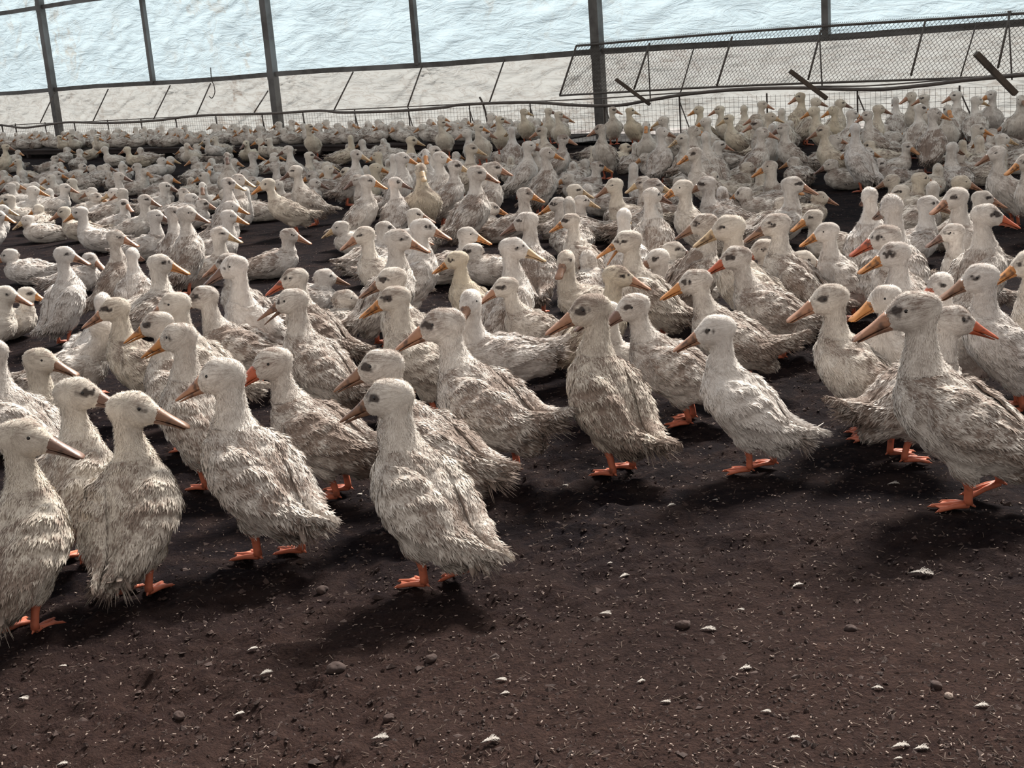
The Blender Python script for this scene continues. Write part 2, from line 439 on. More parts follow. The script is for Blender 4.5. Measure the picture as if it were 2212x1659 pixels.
    back = (K == 0) & (sbp < .25); lift = np.where(back, .09, lift); wid = np.where(back, .0042 * big, wid); size = np.where(back, .027 * big, size)
    nz = (rg.normal(0, .35, (len(bp), 3)) * [0.5, 1.0, .5])
    FV, FQ, (fd, ff, fs) = flakes(bp, bn, d, size, wid, lift, rg, (di * rg.uniform(.65, 1.35, len(bp)), fw + nz, su))
    if P.get('sit'): FV[:, 2] = np.maximum(FV[:, 2], .002)
    fm = fast_mesh('feathers', FV, FQ, M_PLUME); set_attr(fm, fd, ff, fs); soft(fm, len(FV), np.repeat(bn, 4, axis=0)); G['feathers'] = fm
    # --- wings (closed shells lying on the flank)
    for sg, nm in ((1, 'wl'), (-1, 'wr')):
        nu, nv = (30, 14) if lod == 0 else (18, 9)
        top = []; bot = []
        jit = rg.normal(0, 1, 8)
        for i in range(nu + 1):
            uu = i / nu; s = .80 - uu * .80
            tt_ = math.radians(np.interp(uu, [0, .12, .5, .85, 1], [42, 66, 78, 84, 80]))
            tb = math.radians(np.interp(uu, [0, .1, .3, .6, .85, 1], [22, -12, -24, 2, 46, 74]))
            for j in range(nv + 1):
                vv = j / nv; th = tt_ + (tb - tt_) * vv
                c, w, up, dn = body_at(max(s, .0), P); w = max(w, .03); up = max(up, .022)
                ct, st = math.cos(th), math.sin(th)
                rr = up if st > 0 else dn
                edge = min(1, min(uu, 1 - uu * .92) * 7) * min(1, min(vv, 1 - vv) * 5 + .25)
                off = .002 + .011 * edge + .0035 * ((vv * 4.5 + .25 * math.sin(uu * 9)) % 1) * (uu > .25) + .0025 * math.sin(uu * 30 + vv * 9) * (uu < .5) + (.010 * max(0, uu - .7) / .3)
                nrm = Y * sg * ct / w + n * st / rr; nrm /= np.linalg.norm(nrm)
                base = c + Y * sg * w * ct + n * rr * st
                off += .0012 * jit[int(vv * 7)]
                o_ = base + nrm * off; i_ = base + nrm * (off - .004 - .002 * edge)
                if uu > .82: ex = a * -(uu - .82) * .16 + n * (uu - .82) * .05; o_ = o_ + ex; i_ = i_ + ex
                if P.get('sit'): o_[2] = max(o_[2], .012); i_[2] = max(i_[2], .010)
                top.append(o_); bot.append(i_)
        nvv = nv + 1; K0 = len(top); q = []
        for i in range(nu):
            for j in range(nv):
                A = i * nvv + j; qd = (A, A + 1, A + nvv + 1, A + nvv)
                q.append(qd if sg < 0 else qd[::-1]); qb = tuple(x + K0 for x in qd); q.append(qb[::-1] if sg < 0 else qb)
        per = [j for j in range(nv + 1)] + [i * nvv + nv for i in range(1, nu + 1)] + [nu * nvv + j for j in range(nv - 1, -1, -1)] + [i * nvv for i in range(nu - 1, 0, -1)]
        for x, y in zip(per, per[1:] + per[:1]): q.append((x, y, y + K0, x + K0) if sg > 0 else (y, x, x + K0, y + K0))
        WV = np.array(top + bot); wq = np.array(q)
        ntop = nu * nv * 2
        tri = np.concatenate([wq[0:ntop:2][:, [0, 1, 2]], wq[0:ntop:2][:, [0, 2, 3]]])
        wp, wn = sample(WV, tri, max(60, int(NF * .22)))
        ok = (wn @ (Y * sg) + wn @ n) > -.3; wn = np.where(ok[:, None], wn, -wn)
        dw = -a[None] - Z * .10; dw = dw - wn * (dw * wn).sum(1)[:, None]; dw /= np.linalg.norm(dw, axis=1)[:, None]
        di, fw, su, T, K = locate(wp)
        nn_ = len(wp); sz = np.full(nn_, .023 * big); wd_ = np.full(nn_, .0034 * big * (1, 1.2, 1.5)[lod]); lf = np.full(nn_, .012)
        FV, FQ, (fd, ff, fs) = flakes(wp, wn, dw, sz, wd_, lf, rg, (di * rg.uniform(.65, 1.35, nn_), fw + rg.normal(0, .4, (nn_, 3)), su * 0))
        if P.get('sit'): FV[:, 2] = np.maximum(FV[:, 2], .002)
        wd2, wf, ws, _, _ = locate(WV)
        wm = fast_mesh('wing', np.concatenate([WV, FV]), np.concatenate([wq, FQ + len(WV)]), M_PLUME)
        soft(wm, len(FV), np.repeat(wn, 4, axis=0)); set_attr(wm, np.concatenate([wd2 * 1.05, fd]), np.concatenate([wf + 3.3, ff]), np.zeros(len(WV) + len(FV))); G[nm] = wm
    # --- tail fan
    m = MB(); c, w, up, dn = body_at(.06, P); nT = 11 if lod == 0 else 7
    ta = -a + n * math.tan(math.radians(P['tail'])) * .9; ta /= np.linalg.norm(ta); tn = np.cross(Y, ta); tn = tn if tn @ n > 0 else -tn
    for k in range(nT):
        z = (k / (nT - 1) - .5) * 2; an = z * .62 + rg.normal(0, .05); dr = ta * math.cos(an) + Y * math.sin(an)
        ln = .082 - .020 * abs(z) + rg.normal(0, .008); bend = tn * rg.normal(.004, .006)
        st0 = c + Y * z * .020 - ta * .012 + tn * (.004 * (k % 2))
        m.tube([st0, st0 + dr * ln * .45 + bend, st0 + dr * ln * .8 + bend * 2, st0 + dr * ln + bend * 3], [(.005, .003), (.0095, .0025), (.007, .002), (.001, .001)], 6)
    for k in range(130 if lod == 0 else 16):
        z = rg.uniform(-1, 1); an = z * .8; dr = ta * math.cos(an) + Y * math.sin(an) + tn * rg.normal(-.05, .25); ln = rg.uniform(.03, .07)
        st0 = c + Y * z * .026 + tn * rg.uniform(-.02, .012)
        m.tube([st0, st0 + dr * ln * .5, st0 + dr * ln + Z * rg.normal(-.004, .004)], [.0013, .0015, .0003] if lod == 0 else [.0022, .0022, .0004], 4)
    tv = np.array(m.v)
    if P.get('sit'): tv[:, 2] = np.maximum(tv[:, 2], .004)
    tm = mesh('tail', tv, m.f, M_PLUME); td, tf, ts, _, _ = locate(tv); set_attr(tm, td * 1.7, tf + 1.7, ts * 0); G['tail'] = tm
    # --- bill
    def mand(upper):
        m = MB(); xs = [0, .12, .3, .5, .7, .85, .95, 1.0]; wd = [.0205, .0205, .0185, .0175, .0188, .0200, .0175, .010]
        th_ = [.0265, .0230, .0175, .0130, .0096, .0072, .0050, .0022]; bo = [.0090, .0075, .0058, .0044, .0034, .0028, .0022, .001]
        BL = .094; v = []; nr = 14
        fx, ux = fb, ub
        if not upper:
            g = math.radians(P['gape']); fx = fb * math.cos(g) - ub * math.sin(g); ux = ub * math.cos(g) + fb * math.sin(g); BL = .085
        for x, w_, t_, b_ in zip(xs, wd, th_, bo):
            for k in range(nr):
                an = 2 * math.pi * k / nr; ct, st = math.cos(an), math.sin(an)
                if upper: hh = t_ * max(st, 0) ** .8 - (b_ * (-st) if st < 0 else 0)
                else: hh = -.0062 + (.0012 * st if st > 0 else (b_ + .0065 * (1 - x)) * st); 
                ww = w_ * (1.0 if upper else .88)
                v.append(bb - fb * .006 + fx * x * BL + sb * ww * math.copysign(abs(ct) ** .8, ct) + ux * (hh - .001 - (.0045 * x * x if upper else .004 * x * x)))
        q = []
        for i in range(len(xs) - 1):
            for k in range(nr):
                A = i * nr + k; B = i * nr + (k + 1) % nr; q.append((A, B, B + nr, A + nr)[::-1])
        q.append(tuple(range(nr))); q.append(tuple((len(xs) - 1) * nr + k for k in range(nr - 1, -1, -1)))
        m.add(v, q); return m
    mu, ml = mand(True), mand(False)
    if lod == 0:
        G['bill'] = mu.me('bill', M_BILL); G['lower_bill'] = ml.me('lower_bill', M_BILL)
        m = MB()
        for sg in (-1, 1): m.ell(bb + fb * .014 + sb * sg * .0068 + ub * .0158, (.0048, .0018, .0020), np.stack([fb, sb, ub], 1), 8, 6)
        G['nostril'] = m.me('nostrils', M_NOSTRIL)
    else:
        mu.add(ml.v, ml.f); G['bill'] = mu.me('bill', M_BILL)
    # --- eyes set on the skin
    from mathutils.bvhtree import BVHTree
    bvh = BVHTree.FromPolygons([tuple(x) for x in V], [tuple(map(int, x)) for x in tr])
    o0 = hc + f * .020 + u * .013; G['eyes'] = []
    for sg in (1, -1):
        hit = bvh.ray_cast(Vector(o0 + sd * sg * .09), Vector(-sd * sg))
        pe = np.array(hit[0]) if hit[0] is not None else o0 + sd * sg * .034
        m = MB(); m.ell(pe - sd * sg * .0015, (.0048, .0034, .0046), R, 12, 8); G['eyes'].append(m.me('eye', M_EYE))
    # --- legs
    G['legs'] = []
    if not P.get('sit'):
        for sg in (1, -1):
            off = P['stride'] * sg; lift = P.get('lift', 0) if sg == -1 else 0
            y0 = sg * .046; ank = np.array([off - .012, y0 * .85, .016 + lift]); kn = np.array([.010 + off * .6, y0, P['hip'] - .085])
            m = MB(); mid = (ank + kn) / 2 + np.array([-.006, 0, 0])
            m.tube([kn + [0, 0, .02], kn, mid, ank + [0, 0, .012], ank], [.0150, .0140, .0100, .0100, .0112], 10)
            lg = m.me('leg', M_LEG)
            m = MB(); web = []; tips = []
            for j, an in enumerate((-.50, 0.02, .50)):
                ln = (.070, .080, .068)[j]; dr = np.array([math.cos(an), math.sin(an), 0]); dz = -.3 if lift else 0
                tip = ank + dr * ln + [.0, 0, -.010 + dz * ln]; kn2 = ank + dr * ln * .5 + [0, 0, -.003 + dz * ln * .5]
                m.tube([ank + [0, 0, -.002], kn2, tip], [.0085, .0062, .0042], 7); tips.append((kn2, tip))
                m.tube([tip, tip + dr * .008 + [0, 0, -.003]], [.003, .0006], 5)
            for (k1, t1_), (k2, t2_) in zip(tips, tips[1:]):
                c0 = ank; e1 = t1_ * .94 + ank * .06; e2 = t2_ * .94 + ank * .06; em = (e1 + e2) / 2 * .93 + ank * .07
                vs = [c0, k1, e1, em, e2, k2]; up_ = np.array([0, 0, .0022])
                vv_ = [x + up_ for x in vs] + [x - up_ for x in vs]
                m.add(vv_, [(0, 1, 2, 3), (0, 3, 4, 5), (9, 8, 7, 6), (11, 10, 9, 6)] + [(i, (i + 6), ((i + 1) % 6) + 6, (i + 1) % 6) for i in range(6)])
            hd = np.array([-1, 0, 0]); m.tube([ank + [0, 0, .004], ank + hd * .016 + [0, 0, -.006]], [.0055, .002], 6)
            G['legs'].append((lg, m.me('foot', M_LEG)))
    _cache[key] = G
    return G

def put_duck(loc, yaw, G, sc, lod, soil, warm, seed, bill, label, group, cat='duck', brow=.6):
    t = thing('duck', loc, label, cat, group, yaw, sc)
    col = (soil, warm, seed, brow)
    def pt(name, me, par=None, c=col):
        o = link(name, me, par or t); o.color = c; return o
    pt('body', G['body']); pt('feathers', G['feathers'])
    pt('wing', G['wl']); pt('wing', G['wr']); pt('tail', G['tail'])
    b = pt('bill', G['bill'], None, (*bill, 1))
    if 'lower_bill' in G: pt('lower_bill', G['lower_bill'], b, (*[x * .8 for x in bill], 1)); pt('nostrils', G['nostril'], b)
    for e_ in G['eyes']: pt('eye', e_)
    for lg, ft in G['legs']:
        l = pt('leg', lg, None, (1, 1, 1, 1)); pt('foot', ft, l, (1, 1, 1, 1))
    return t
# ------------------------------------------------------------------ the shed
def wall_frame():
    A = on_z(136, 322); ya = A[1]
    # bay spacing follows from the posts: depth ratio 1 : .83 : .66
    D = on_z(1304, 303)
    return A, D
PA, PD = wall_frame()
WD = (PD - PA)[:2]; BAY = np.linalg.norm(WD) / 2; WD /= np.linalg.norm(WD); WN = np.array([-WD[1], WD[0]])   # WN points outwards
if WN[1] < 0: WN = -WN
def wp(t, z=0.0, out=0.0):
    """point on the wall line: t bays from the left post, height z, metres outwards"""
    q = PA[:2] + WD * BAY * t + WN * out
    return np.array([q[0], q[1], z])
def wall_px(x, y, out=0.0):
    """height and bay position where the view line meets the vertical plane"""
    d = ray(x, y); o = PA[:2] + WN * out
    t = ((o - CAM[:2]) @ WN) / (d[:2] @ WN); p = CAM + d * t
    return ((p[:2] - o) @ WD) / BAY, p[2]
FOUT = -0.42
wang = math.atan2(WD[1], WD[0])

M_STEEL = noisy('galvanised_steel', (0.155, 0.150, 0.145), (0.085, 0.080, 0.078), 6.0, 0.55, 0.2, 0.002, (0.20, 0.20, 0.20), metal=0.35)
M_DARK = noisy('dark_iron', (0.055, 0.046, 0.042), (0.10, 0.085, 0.075), 14.0, 0.75, 0.3, 0.002)
M_WIRE = flat('fence_wire', (0.13, 0.11, 0.10), 0.6, 0.3)
M_HOSE = noisy('black_hose', (0.075, 0.062, 0.056), (0.12, 0.10, 0.09), 9.0, 0.7, 0.2, 0.002)
M_WOOD = noisy('old_timber', (0.060, 0.045, 0.037), (0.11, 0.085, 0.068), 8.0, 0.9, 0.5, 0.004, stretch=(1, 1, .2))

def film(name, base, stain, trans, wr=0.5):
    m, n, o = newmat(name); L = n.links
    tcn = n.nodes.new('ShaderNodeTexCoord')
    mp = n.nodes.new('ShaderNodeMapping'); mp.inputs['Scale'].default_value = (1, 1, 1.0); L.new(tcn.outputs['Object'], mp.inputs[0])
    n1 = nd(n, 'ShaderNodeTexNoise', Scale=2.3, Detail=8.0, Roughness=0.62, Distortion=1.3); L.new(mp.outputs[0], n1.inputs['Vector'])
    n2 = nd(n, 'ShaderNodeTexNoise', Scale=0.35, Detail=4.0, Roughness=0.5); L.new(mp.outputs[0], n2.inputs['Vector'])
    mp2 = n.nodes.new('ShaderNodeMapping'); mp2.inputs['Rotation'].default_value = (0, 0.55, 0); mp2.inputs['Scale'].default_value = (1.1, 1, 5.0); L.new(tcn.outputs['Object'], mp2.inputs[0])
    n3 = nd(n, 'ShaderNodeTexNoise', Scale=1.6, Detail=6.0, Roughness=0.6, Distortion=1.6); L.new(mp2.outputs[0], n3.inputs['Vector'])
    crease = ramp(n, mth(n, 'ABSOLUTE', mth(n, 'SUBTRACT', n3.outputs[0], 0.5)), [(0.0, 1.0), (0.018, 0.25), (0.06, 0.0)])
    f = mth(n, 'MULTIPLY', ramp(n, n1.outputs[0], [(0.52, 0.0), (0.70, 0.9)]), ramp(n, n2.outputs[0], [(0.44, 0.05), (0.60, 0.9)]))
    f = mth(n, 'MINIMUM', mth(n, 'ADD', f, mth(n, 'MULTIPLY', crease, wr)), 1.0)
    col = mixc(n, f, base, stain)
    d = n.nodes.new('ShaderNodeBsdfDiffuse'); t = n.nodes.new('ShaderNodeBsdfTranslucent'); mx = n.nodes.new('ShaderNodeMixShader')
    L.new(col, d.inputs[0]); L.new(col, t.inputs[0]); mx.inputs[0].default_value = trans
    bp = nd(n, 'ShaderNodeBump', Strength=0.9, Distance=0.05)
    hh = mth(n, 'ADD', n3.outputs[0], mth(n, 'MULTIPLY', n1.outputs[0], 0.6)); L.new(hh, bp.inputs['Height'])
    L.new(bp.outputs[0], d.inputs['Normal']); L.new(bp.outputs[0], t.inputs['Normal'])
    L.new(d.outputs[0], mx.inputs[1]); L.new(t.outputs[0], mx.inputs[2]); L.new(mx.outputs[0], o.inputs[0]); return m
M_FILM = film('polythene', (0.435, 0.54, 0.605), (0.36, 0.36, 0.34), 0.62, 0.20)
M_TARP = film('old_tarpaulin', (0.42, 0.43, 0.425), (0.21, 0.175, 0.15), 0.5, 0.5)

RAIL = np.mean([wall_px(136, 197)[1], wall_px(596, 160)[1], wall_px(1303, 107)[1]])
TOPR = wall_px(100, 14)[1]
T0, T1 = -0.55, 4.1
def sheet(name, z0, z1, out0, out1, sag, mat, amp, nu=420, nv=70, t0=T0, t1=T1, thick=0.004, curved=False):
    V = []
    tt = np.linspace(t0, t1, nu); zz = np.linspace(0, 1, nv)
    TT, ZZ = np.meshgrid(tt, zz, indexing='ij')
    x = TT.ravel() * BAY; z = (z0 + (z1 - z0) * ZZ).ravel()
    out = (out0 + (out1 - out0) * ZZ.ravel() ** 1.3)
    P3 = np.stack([x * 1.0, z * 1.0, np.zeros_like(x)], 1)
    dirn = np.stack([x * .9 + z * 1.1, (z - x * .35) * 4.2, np.zeros_like(x)], 1)
    if curved: out = out - 1.2 * np.maximum(0, (z - 3.4) / 2.8) ** 1.5
    w = amp * (0.9 * fbm(P3 * 0.9 + 3, 3) + .55 * np.abs(fbm(dirn * 1.1 + 9, 4)) + .22 * fbm(P3 * 7, 3))
    if not curved:
        w = w * .7
        for tp in (0, .5, 1, 1.5, 2, 3):
            dx_ = x - tp * BAY; dz_ = z1 - z + .02; w = w + .030 * np.sin(np.arctan2(dz_, dx_) * 26) * np.exp(-np.hypot(dx_, dz_) / .9)
    edge = np.minimum(1, np.minimum(ZZ.ravel(), 1 - ZZ.ravel()) * 9)
    out = out + w * (.25 + .75 * edge) + sag * np.sin(math.pi * ZZ.ravel())
    q = PA[:2][None] + WD[None] * x[:, None] + WN[None] * out[:, None]
    V = np.stack([q[:, 0], q[:, 1], z], 1)
    ix = np.arange(nu * nv).reshape(nu, nv)
    Q = np.stack([ix[:-1, :-1], ix[1:, :-1], ix[1:, 1:], ix[:-1, 1:]], -1).reshape(-1, 4)
    me = fast_mesh(name, V, Q, mat)
    o = link(name, me); return o
o = sheet('wall_back', RAIL + .01, 6.2, 0.10, 0.10, .0, M_FILM, .07, nv=120, curved=True); tag(o, kind='structure')
# lower tarpaulin apron hanging outside the fence
o = sheet('tarpaulin_apron', 0.10, RAIL - .02, 0.55, 0.12, -.04, M_TARP, .11, nu=520, nv=60)
tag(o, 'long dirty white tarpaulin apron hanging wrinkled below the middle rail of the wall', 'tarpaulin')

# posts and rails of the frame
def curve_out(z): return -1.2 * max(0, (z - 3.4) / 2.8) ** 1.5
def post(t, z0, z1, w, lab):
    m = MB(); zs = np.linspace(z0, z1, 9); pts = [wp(t, z, curve_out(z) - .02) for z in zs]
    for a, b in zip(pts, pts[1:]): m.bar(a, b, w, w * .8, (WN[0], WN[1], 0))
    th = thing('frame_post', wp(t, z0), lab, 'post', 'steel posts of the back wall')
    o = link('shaft', m.me('shaft', M_STEEL, False), th); o.matrix_parent_inverse = Matrix.Translation(-Vector(th.location))
    if w > .1:
      for z in (RAIL, TOPR):
        m = MB(); m.box(wp(t, z, curve_out(z) - .07), (.15, .02, .15), np.array([[WD[0], WN[0], 0], [WD[1], WN[1], 0], [0, 0, 1]]))
        o = link('bracket', m.me('bracket', M_STEEL, False), th); o.matrix_parent_inverse = Matrix.Translation(-Vector(th.location))
for t, lab in ((0, 'thick grey steel post nearest the left edge of the back wall'), (1, 'thick grey steel post second from the left in the back wall'), (2, 'thick dark steel post standing where the chain link panel begins'), (3, 'thick steel post of the back wall beyond the right edge')):
    post(t, 0, 6.1, .14, lab)
for t, lab in ((.5, 'slim steel upright between the first and second thick posts'), (1.5, 'slim steel upright between the second and third thick posts'), (2.5, 'slim steel upright above the chain link panel'), (3.5, 'slim steel upright beyond the right edge of the chain link')):
    post(t, RAIL, 6.1, .085, lab)
for z, nm, lab in ((RAIL, 'middle_rail', 'long grey steel rail running across the wall at mid height'), (TOPR, 'upper_rail', 'long steel rail crossing the polythene wall at the top left corner')):
    m = MB()
    for a, b in zip(np.linspace(T0, T1, 25), np.linspace(T0, T1, 25)[1:]):
        j = lambda t: z + .012 * math.sin(t * 7)
        m.bar(wp(a, j(a), curve_out(z) - .01), wp(b, j(b), curve_out(z) - .01), .055, .075)
    o = link(nm, m.me(nm, M_STEEL, False)); tag(o, lab, 'rail')

# fence in front of the wall
FTOP = wall_px(1000, 231, FOUT)[1]
F0, F1 = -0.5, 3.55
px_posts = [2, 31, 95, 158, 230, 302, 377, 464, 564, 652, 764, 880, 1012, 1143, 1303, 1466, 1655, 1851, 2072]
th = thing('wire_fence', wp(1, 0, FOUT), 'low welded wire fence with thin uprights and diagonal struts along the foot of the wall', 'fence')
inv = Matrix.Translation(-Vector(th.location))
m = MB(); cell = .062
for t in np.arange(F0, F1, cell / BAY):
    jx = rnd.uniform(-.1, .1) * cell / BAY
    m.tube([wp(t + jx, .0, FOUT), wp(t + jx * .3, FTOP * .5, FOUT + .004), wp(t, FTOP, FOUT)], .0019, 3, False)
for k in range(0, int(FTOP / cell) + 1):
    z = .02 + k * cell
    m.tube([wp(t, z + .006 * math.sin(t * 9 + k), FOUT) for t in np.linspace(F0, F1, 60)], .0019, 3, False)
o = link('wire_mesh', m.me('wire_mesh', M_WIRE, False), th); o.matrix_parent_inverse = inv
for x in px_posts:
    t, z = wall_px(x, 262 - (x / 2212.) * 95, FOUT)
    m = MB(); m.tube([wp(t, 0, FOUT + .01), wp(t, FTOP + .02, FOUT + .01)], .0105, 6)
    o = link('upright', m.me('upright', M_DARK, False), th); o.matrix_parent_inverse = inv
    if x < 1320 or x in (1851, 2072, 1466):
        m = MB(); m.tube([wp(t, FTOP - .02, FOUT), wp(t + .30 / BAY, .02, FOUT - .16)], .0085, 6)
        o = link('strut', m.me('strut', M_DARK, False), th); o.matrix_parent_inverse = inv

def px_line(name, pts, rad, mat, lab, cat, out, n=6):
    P = []
    for x, y in pts:
        t, z = wall_px(x, y, out); P.append(wp(t, z, out))
    # smooth by catmull-rom
    R = []
    for i in range(len(P) - 1):
        a, b, c, d = P[max(i - 1, 0)], P[i], P[i + 1], P[min(i + 2, len(P) - 1)]
        for k in range(6):
            s = k / 6; R.append(.5 * ((2 * b) + (c - a) * s + (2 * a - 5 * b + 4 * c - d) * s * s + (3 * b - a - 3 * c + d) * s ** 3))
    R.append(P[-1]); m = MB(); m.tube(R, rad, n)
    o = link(name, m.me(name, mat)); tag(o, lab, cat); return o
px_line('hose', [(-60, 268), (0, 270), (50, 276), (100, 270), (150, 264), (230, 266), (330, 261), (430, 250), (590, 245), (690, 239), (740, 243), (850, 240), (950, 233), (1000, 226), (1140, 221), (1240, 227), (1330, 228), (1400, 217), (1480, 204), (1600, 193), (1720, 190), (1800, 192), (1900, 193), (2000, 184), (2080, 174), (2212, 162), (2290, 158)], .020, M_HOSE, 'thick dark hose lying along the top of the low wire fence', 'hose', FOUT - .03, 8)
px_line('cable', [(-60, 270), (0, 272), (60, 268), (200, 262), (400, 252), (740, 237), (1000, 225), (1270, 214), (1480, 200), (1600, 196), (1760, 187), (1900, 184), (2212, 158), (2290, 154)], .009, M_HOSE, 'thin dark cable stretched just above the hose on the wire fence', 'cable', FOUT - .01)
px_line('tie_string', [(455, 146), (457, 172), (462, 184), (464, 200), (458, 212), (452, 208)], .008, M_DARK, 'thin dark string looped round the middle rail of the wall', 'string', -.06)
px_line('bent_stick', [(1036, 210), (1041, 219), (1048, 240), (1054, 272)], .014, M_DARK, 'dark bent stick tied to the low wire fence', 'stick', FOUT - .02)

# leaning rods from the rail down to the fence
rods = [((118, 200), (87, 265)), ((234, 192), (201, 262)), ((368, 184), (332, 257)), ((455, 180), (423, 252)), ((579, 196), (549, 243)), ((763, 155), (722, 237)), ((912, 142), (880, 232)), ((1090, 128), (1057, 222))]
names = ['leftmost, beside the first thick post', 'just right of the first thick post', 'below the first slim upright', 'hanging under the looped string', 'just left of the second thick post', 'just right of the second thick post', 'below the second slim upright', 'just left of the chain link']
for ((x0, y0), (x1, y1)), nm in zip(rods, names):
    t0_, z0_ = wall_px(x0, y0, -.03); t1_, z1_ = wall_px(x1, y1, FOUT)
    m = MB(); m.tube([wp(t0_, z0_, -.03), wp(t1_, z1_, FOUT)], .011, 6)
    o = link('leaning_rod', m.me('leaning_rod', M_DARK)); tag(o, 'thin dark iron rod leaning from rail to fence, ' + nm, 'rod', 'leaning rods under the rail')

# hinged chain-link panel
CO0, CO1 = -.10, FOUT + .02
tl = wall_px(1245, 101, CO0); bl = wall_px(1209, 205, CO1)
zt = tl[1] + .02; zb = bl[1]
th = thing('chain_link_panel', wp(tl[0], zb, CO1), 'long dark chain link panel in an iron frame, right half of the wall', 'panel')
inv = Matrix.Translation(-Vector(th.location))
def cp(t, v):   # v 0 bottom .. 1 top ; slanted in t
    tt = t + (tl[0] - bl[0]) * (v - 1)
    return wp(tt, zb + (zt - zb) * v + .012 * math.sin(t * 6), CO1 + (CO0 - CO1) * v)
te = 3.6
m = MB(); m.tube([cp(t, 1.0) for t in np.linspace(tl[0], te, 14)], .016, 6); m.tube([cp(t, 0.0) for t in np.linspace(tl[0], te, 14)], .014, 6); m.tube([cp(tl[0], v) for v in np.linspace(0, 1, 5)], .013, 6)
o = link('frame', m.me('frame', M_DARK), th); o.matrix_parent_inverse = inv
for xt, xb in (((1405, 93), (1371, 193)), ((1583, 79), (1550, 185)), ((1775, 65), (1747, 172)), ((2001, 42), (1969, 163)), ((2184, 24), (2157, 146))):
    a = wall_px(*xt, CO0); b = wall_px(*xb, CO1)
    m = MB(); m.tube([wp(a[0], a[1], CO0 - .015), wp(b[0], b[1], CO1 - .015)], .013, 6)
    o = link('crossbar', m.me('crossbar', M_DARK), th); o.matrix_parent_inverse = inv
m = MB(); hw = .026; rows = int((zt - zb) / hw); dt = hw / BAY
tcur = tl[0]; ncol = int((te - tl[0]) / (2 * dt))
for i in range(ncol * 2):
    for ph in (i % 2,):
        pts = []
        for k in range(rows + 1):
            t = tl[0] + dt * (i + ((k + ph) % 2) * 1.04)
            p = cp(t, k / rows); p = p + np.array([WN[0], WN[1], 0]) * (.006 if k % 2 else -.006); pts.append(p)
        m.tube(pts, .0032, 3, False)
    t = tl[0] + dt * i; m.tube([cp(t, 1.0), cp(t + dt * .6, 1.055), cp(t + dt * 1.1, 1.0)], .0028, 3, False)
o = link('wire_mesh', m.me('wire_mesh', M_DARK, False), th); o.matrix_parent_inverse = inv
for (x0, y0), (x1, y1), nm in (((1399, 100), (1405, 216), 'nearest the dark thick post'), ((1770, 70), (1776, 190), 'in the middle of the panel'), ((2178, 24), (2186, 172), 'at the right edge of the photo'), ((1500, 100), (1470, 200), 'between the first two crossbars'), ((2110, 48), (2075, 165), 'left of the rightmost stake')):
    a = wall_px(x0, y0, CO0 - .03); b = wall_px(x1, y1, FOUT - .01)
    m = MB(); m.tube([wp(a[0], a[1], CO0 - .03), wp(b[0], b[1], FOUT - .01)], .0085, 6)
    o = link('hanging_wire', m.me('hanging_wire', M_DARK)); tag(o, 'thin iron wire tying chain link panel to fence, ' + nm, 'wire', 'wires tying the panel')
# timber stakes leaning over the hose
for (x0, y0), (x1, y1), w, nm in (((1330, 171), (1404, 226), .055, 'leftmost, beside the dark post'), ((1706, 153), (1786, 213), .06, 'in the middle of the panel'), ((2108, 115), (2194, 203), .075, 'thickest, nearest the right edge')):
    a = wall_px(x0, y0, FOUT - .30); b = wall_px(x1, y1, FOUT - .02)
    m = MB(); A_ = wp(a[0], a[1], FOUT - .30); B_ = wp(b[0], b[1], FOUT - .02); m.bar(A_, B_, w, w * .8); m.bar(A_ * .72 + B_ * .28, A_ * .69 + B_ * .31, w * 1.12, w * .92)
    me = m.me('timber_stake', M_WOOD, False)
    o = link('timber_stake', me); bv = o.modifiers.new('b', 'BEVEL'); bv.width = .006; bv.segments = 2
    tag(o, 'dark square timber stake slanting across the hose, ' + nm, 'stake', 'timber stakes over the fence')

# raised slatted step under the back row of ducks
STEP = .14; SW0, SW1 = FOUT - .10, FOUT - 1.25
M_STEP = noisy('dark_slats', (0.020, 0.014, 0.014), (0.040, 0.028, 0.026), 5.0, 0.9, 0.4, 0.004)
m = MB(); R3 = np.array([[WD[0], WN[0], 0], [WD[1], WN[1], 0], [0, 0, 1]])
ST0, ST1 = -.5, 2.05
nsl = 9
for k in range(nsl):
    o_ = SW0 + (SW1 - SW0) * (k + .5) / nsl
    m.box(wp((ST0 + ST1) / 2, STEP - .012, o_), ((ST1 - ST0) * BAY, .085, .024), R3)
o = link('raised_step', m.me('raised_step', M_STEP, False)); tag(o, kind='structure')
o.name = 'floor_step'
m = MB()
for t in np.arange(ST0 + .05, ST1, .17):
    for q_ in (SW0 - .05, SW1 + .06): m.box(wp(t, (STEP - .024) / 2, q_), (.06, .06, STEP - .024), R3)
m.box(wp((ST0 + ST1) / 2, STEP - .05, SW1 + .05), ((ST1 - ST0) * BAY, .03, .06), R3)
o2 = link('step_trestle', m.me('step_trestle', M_STEP, False), o)

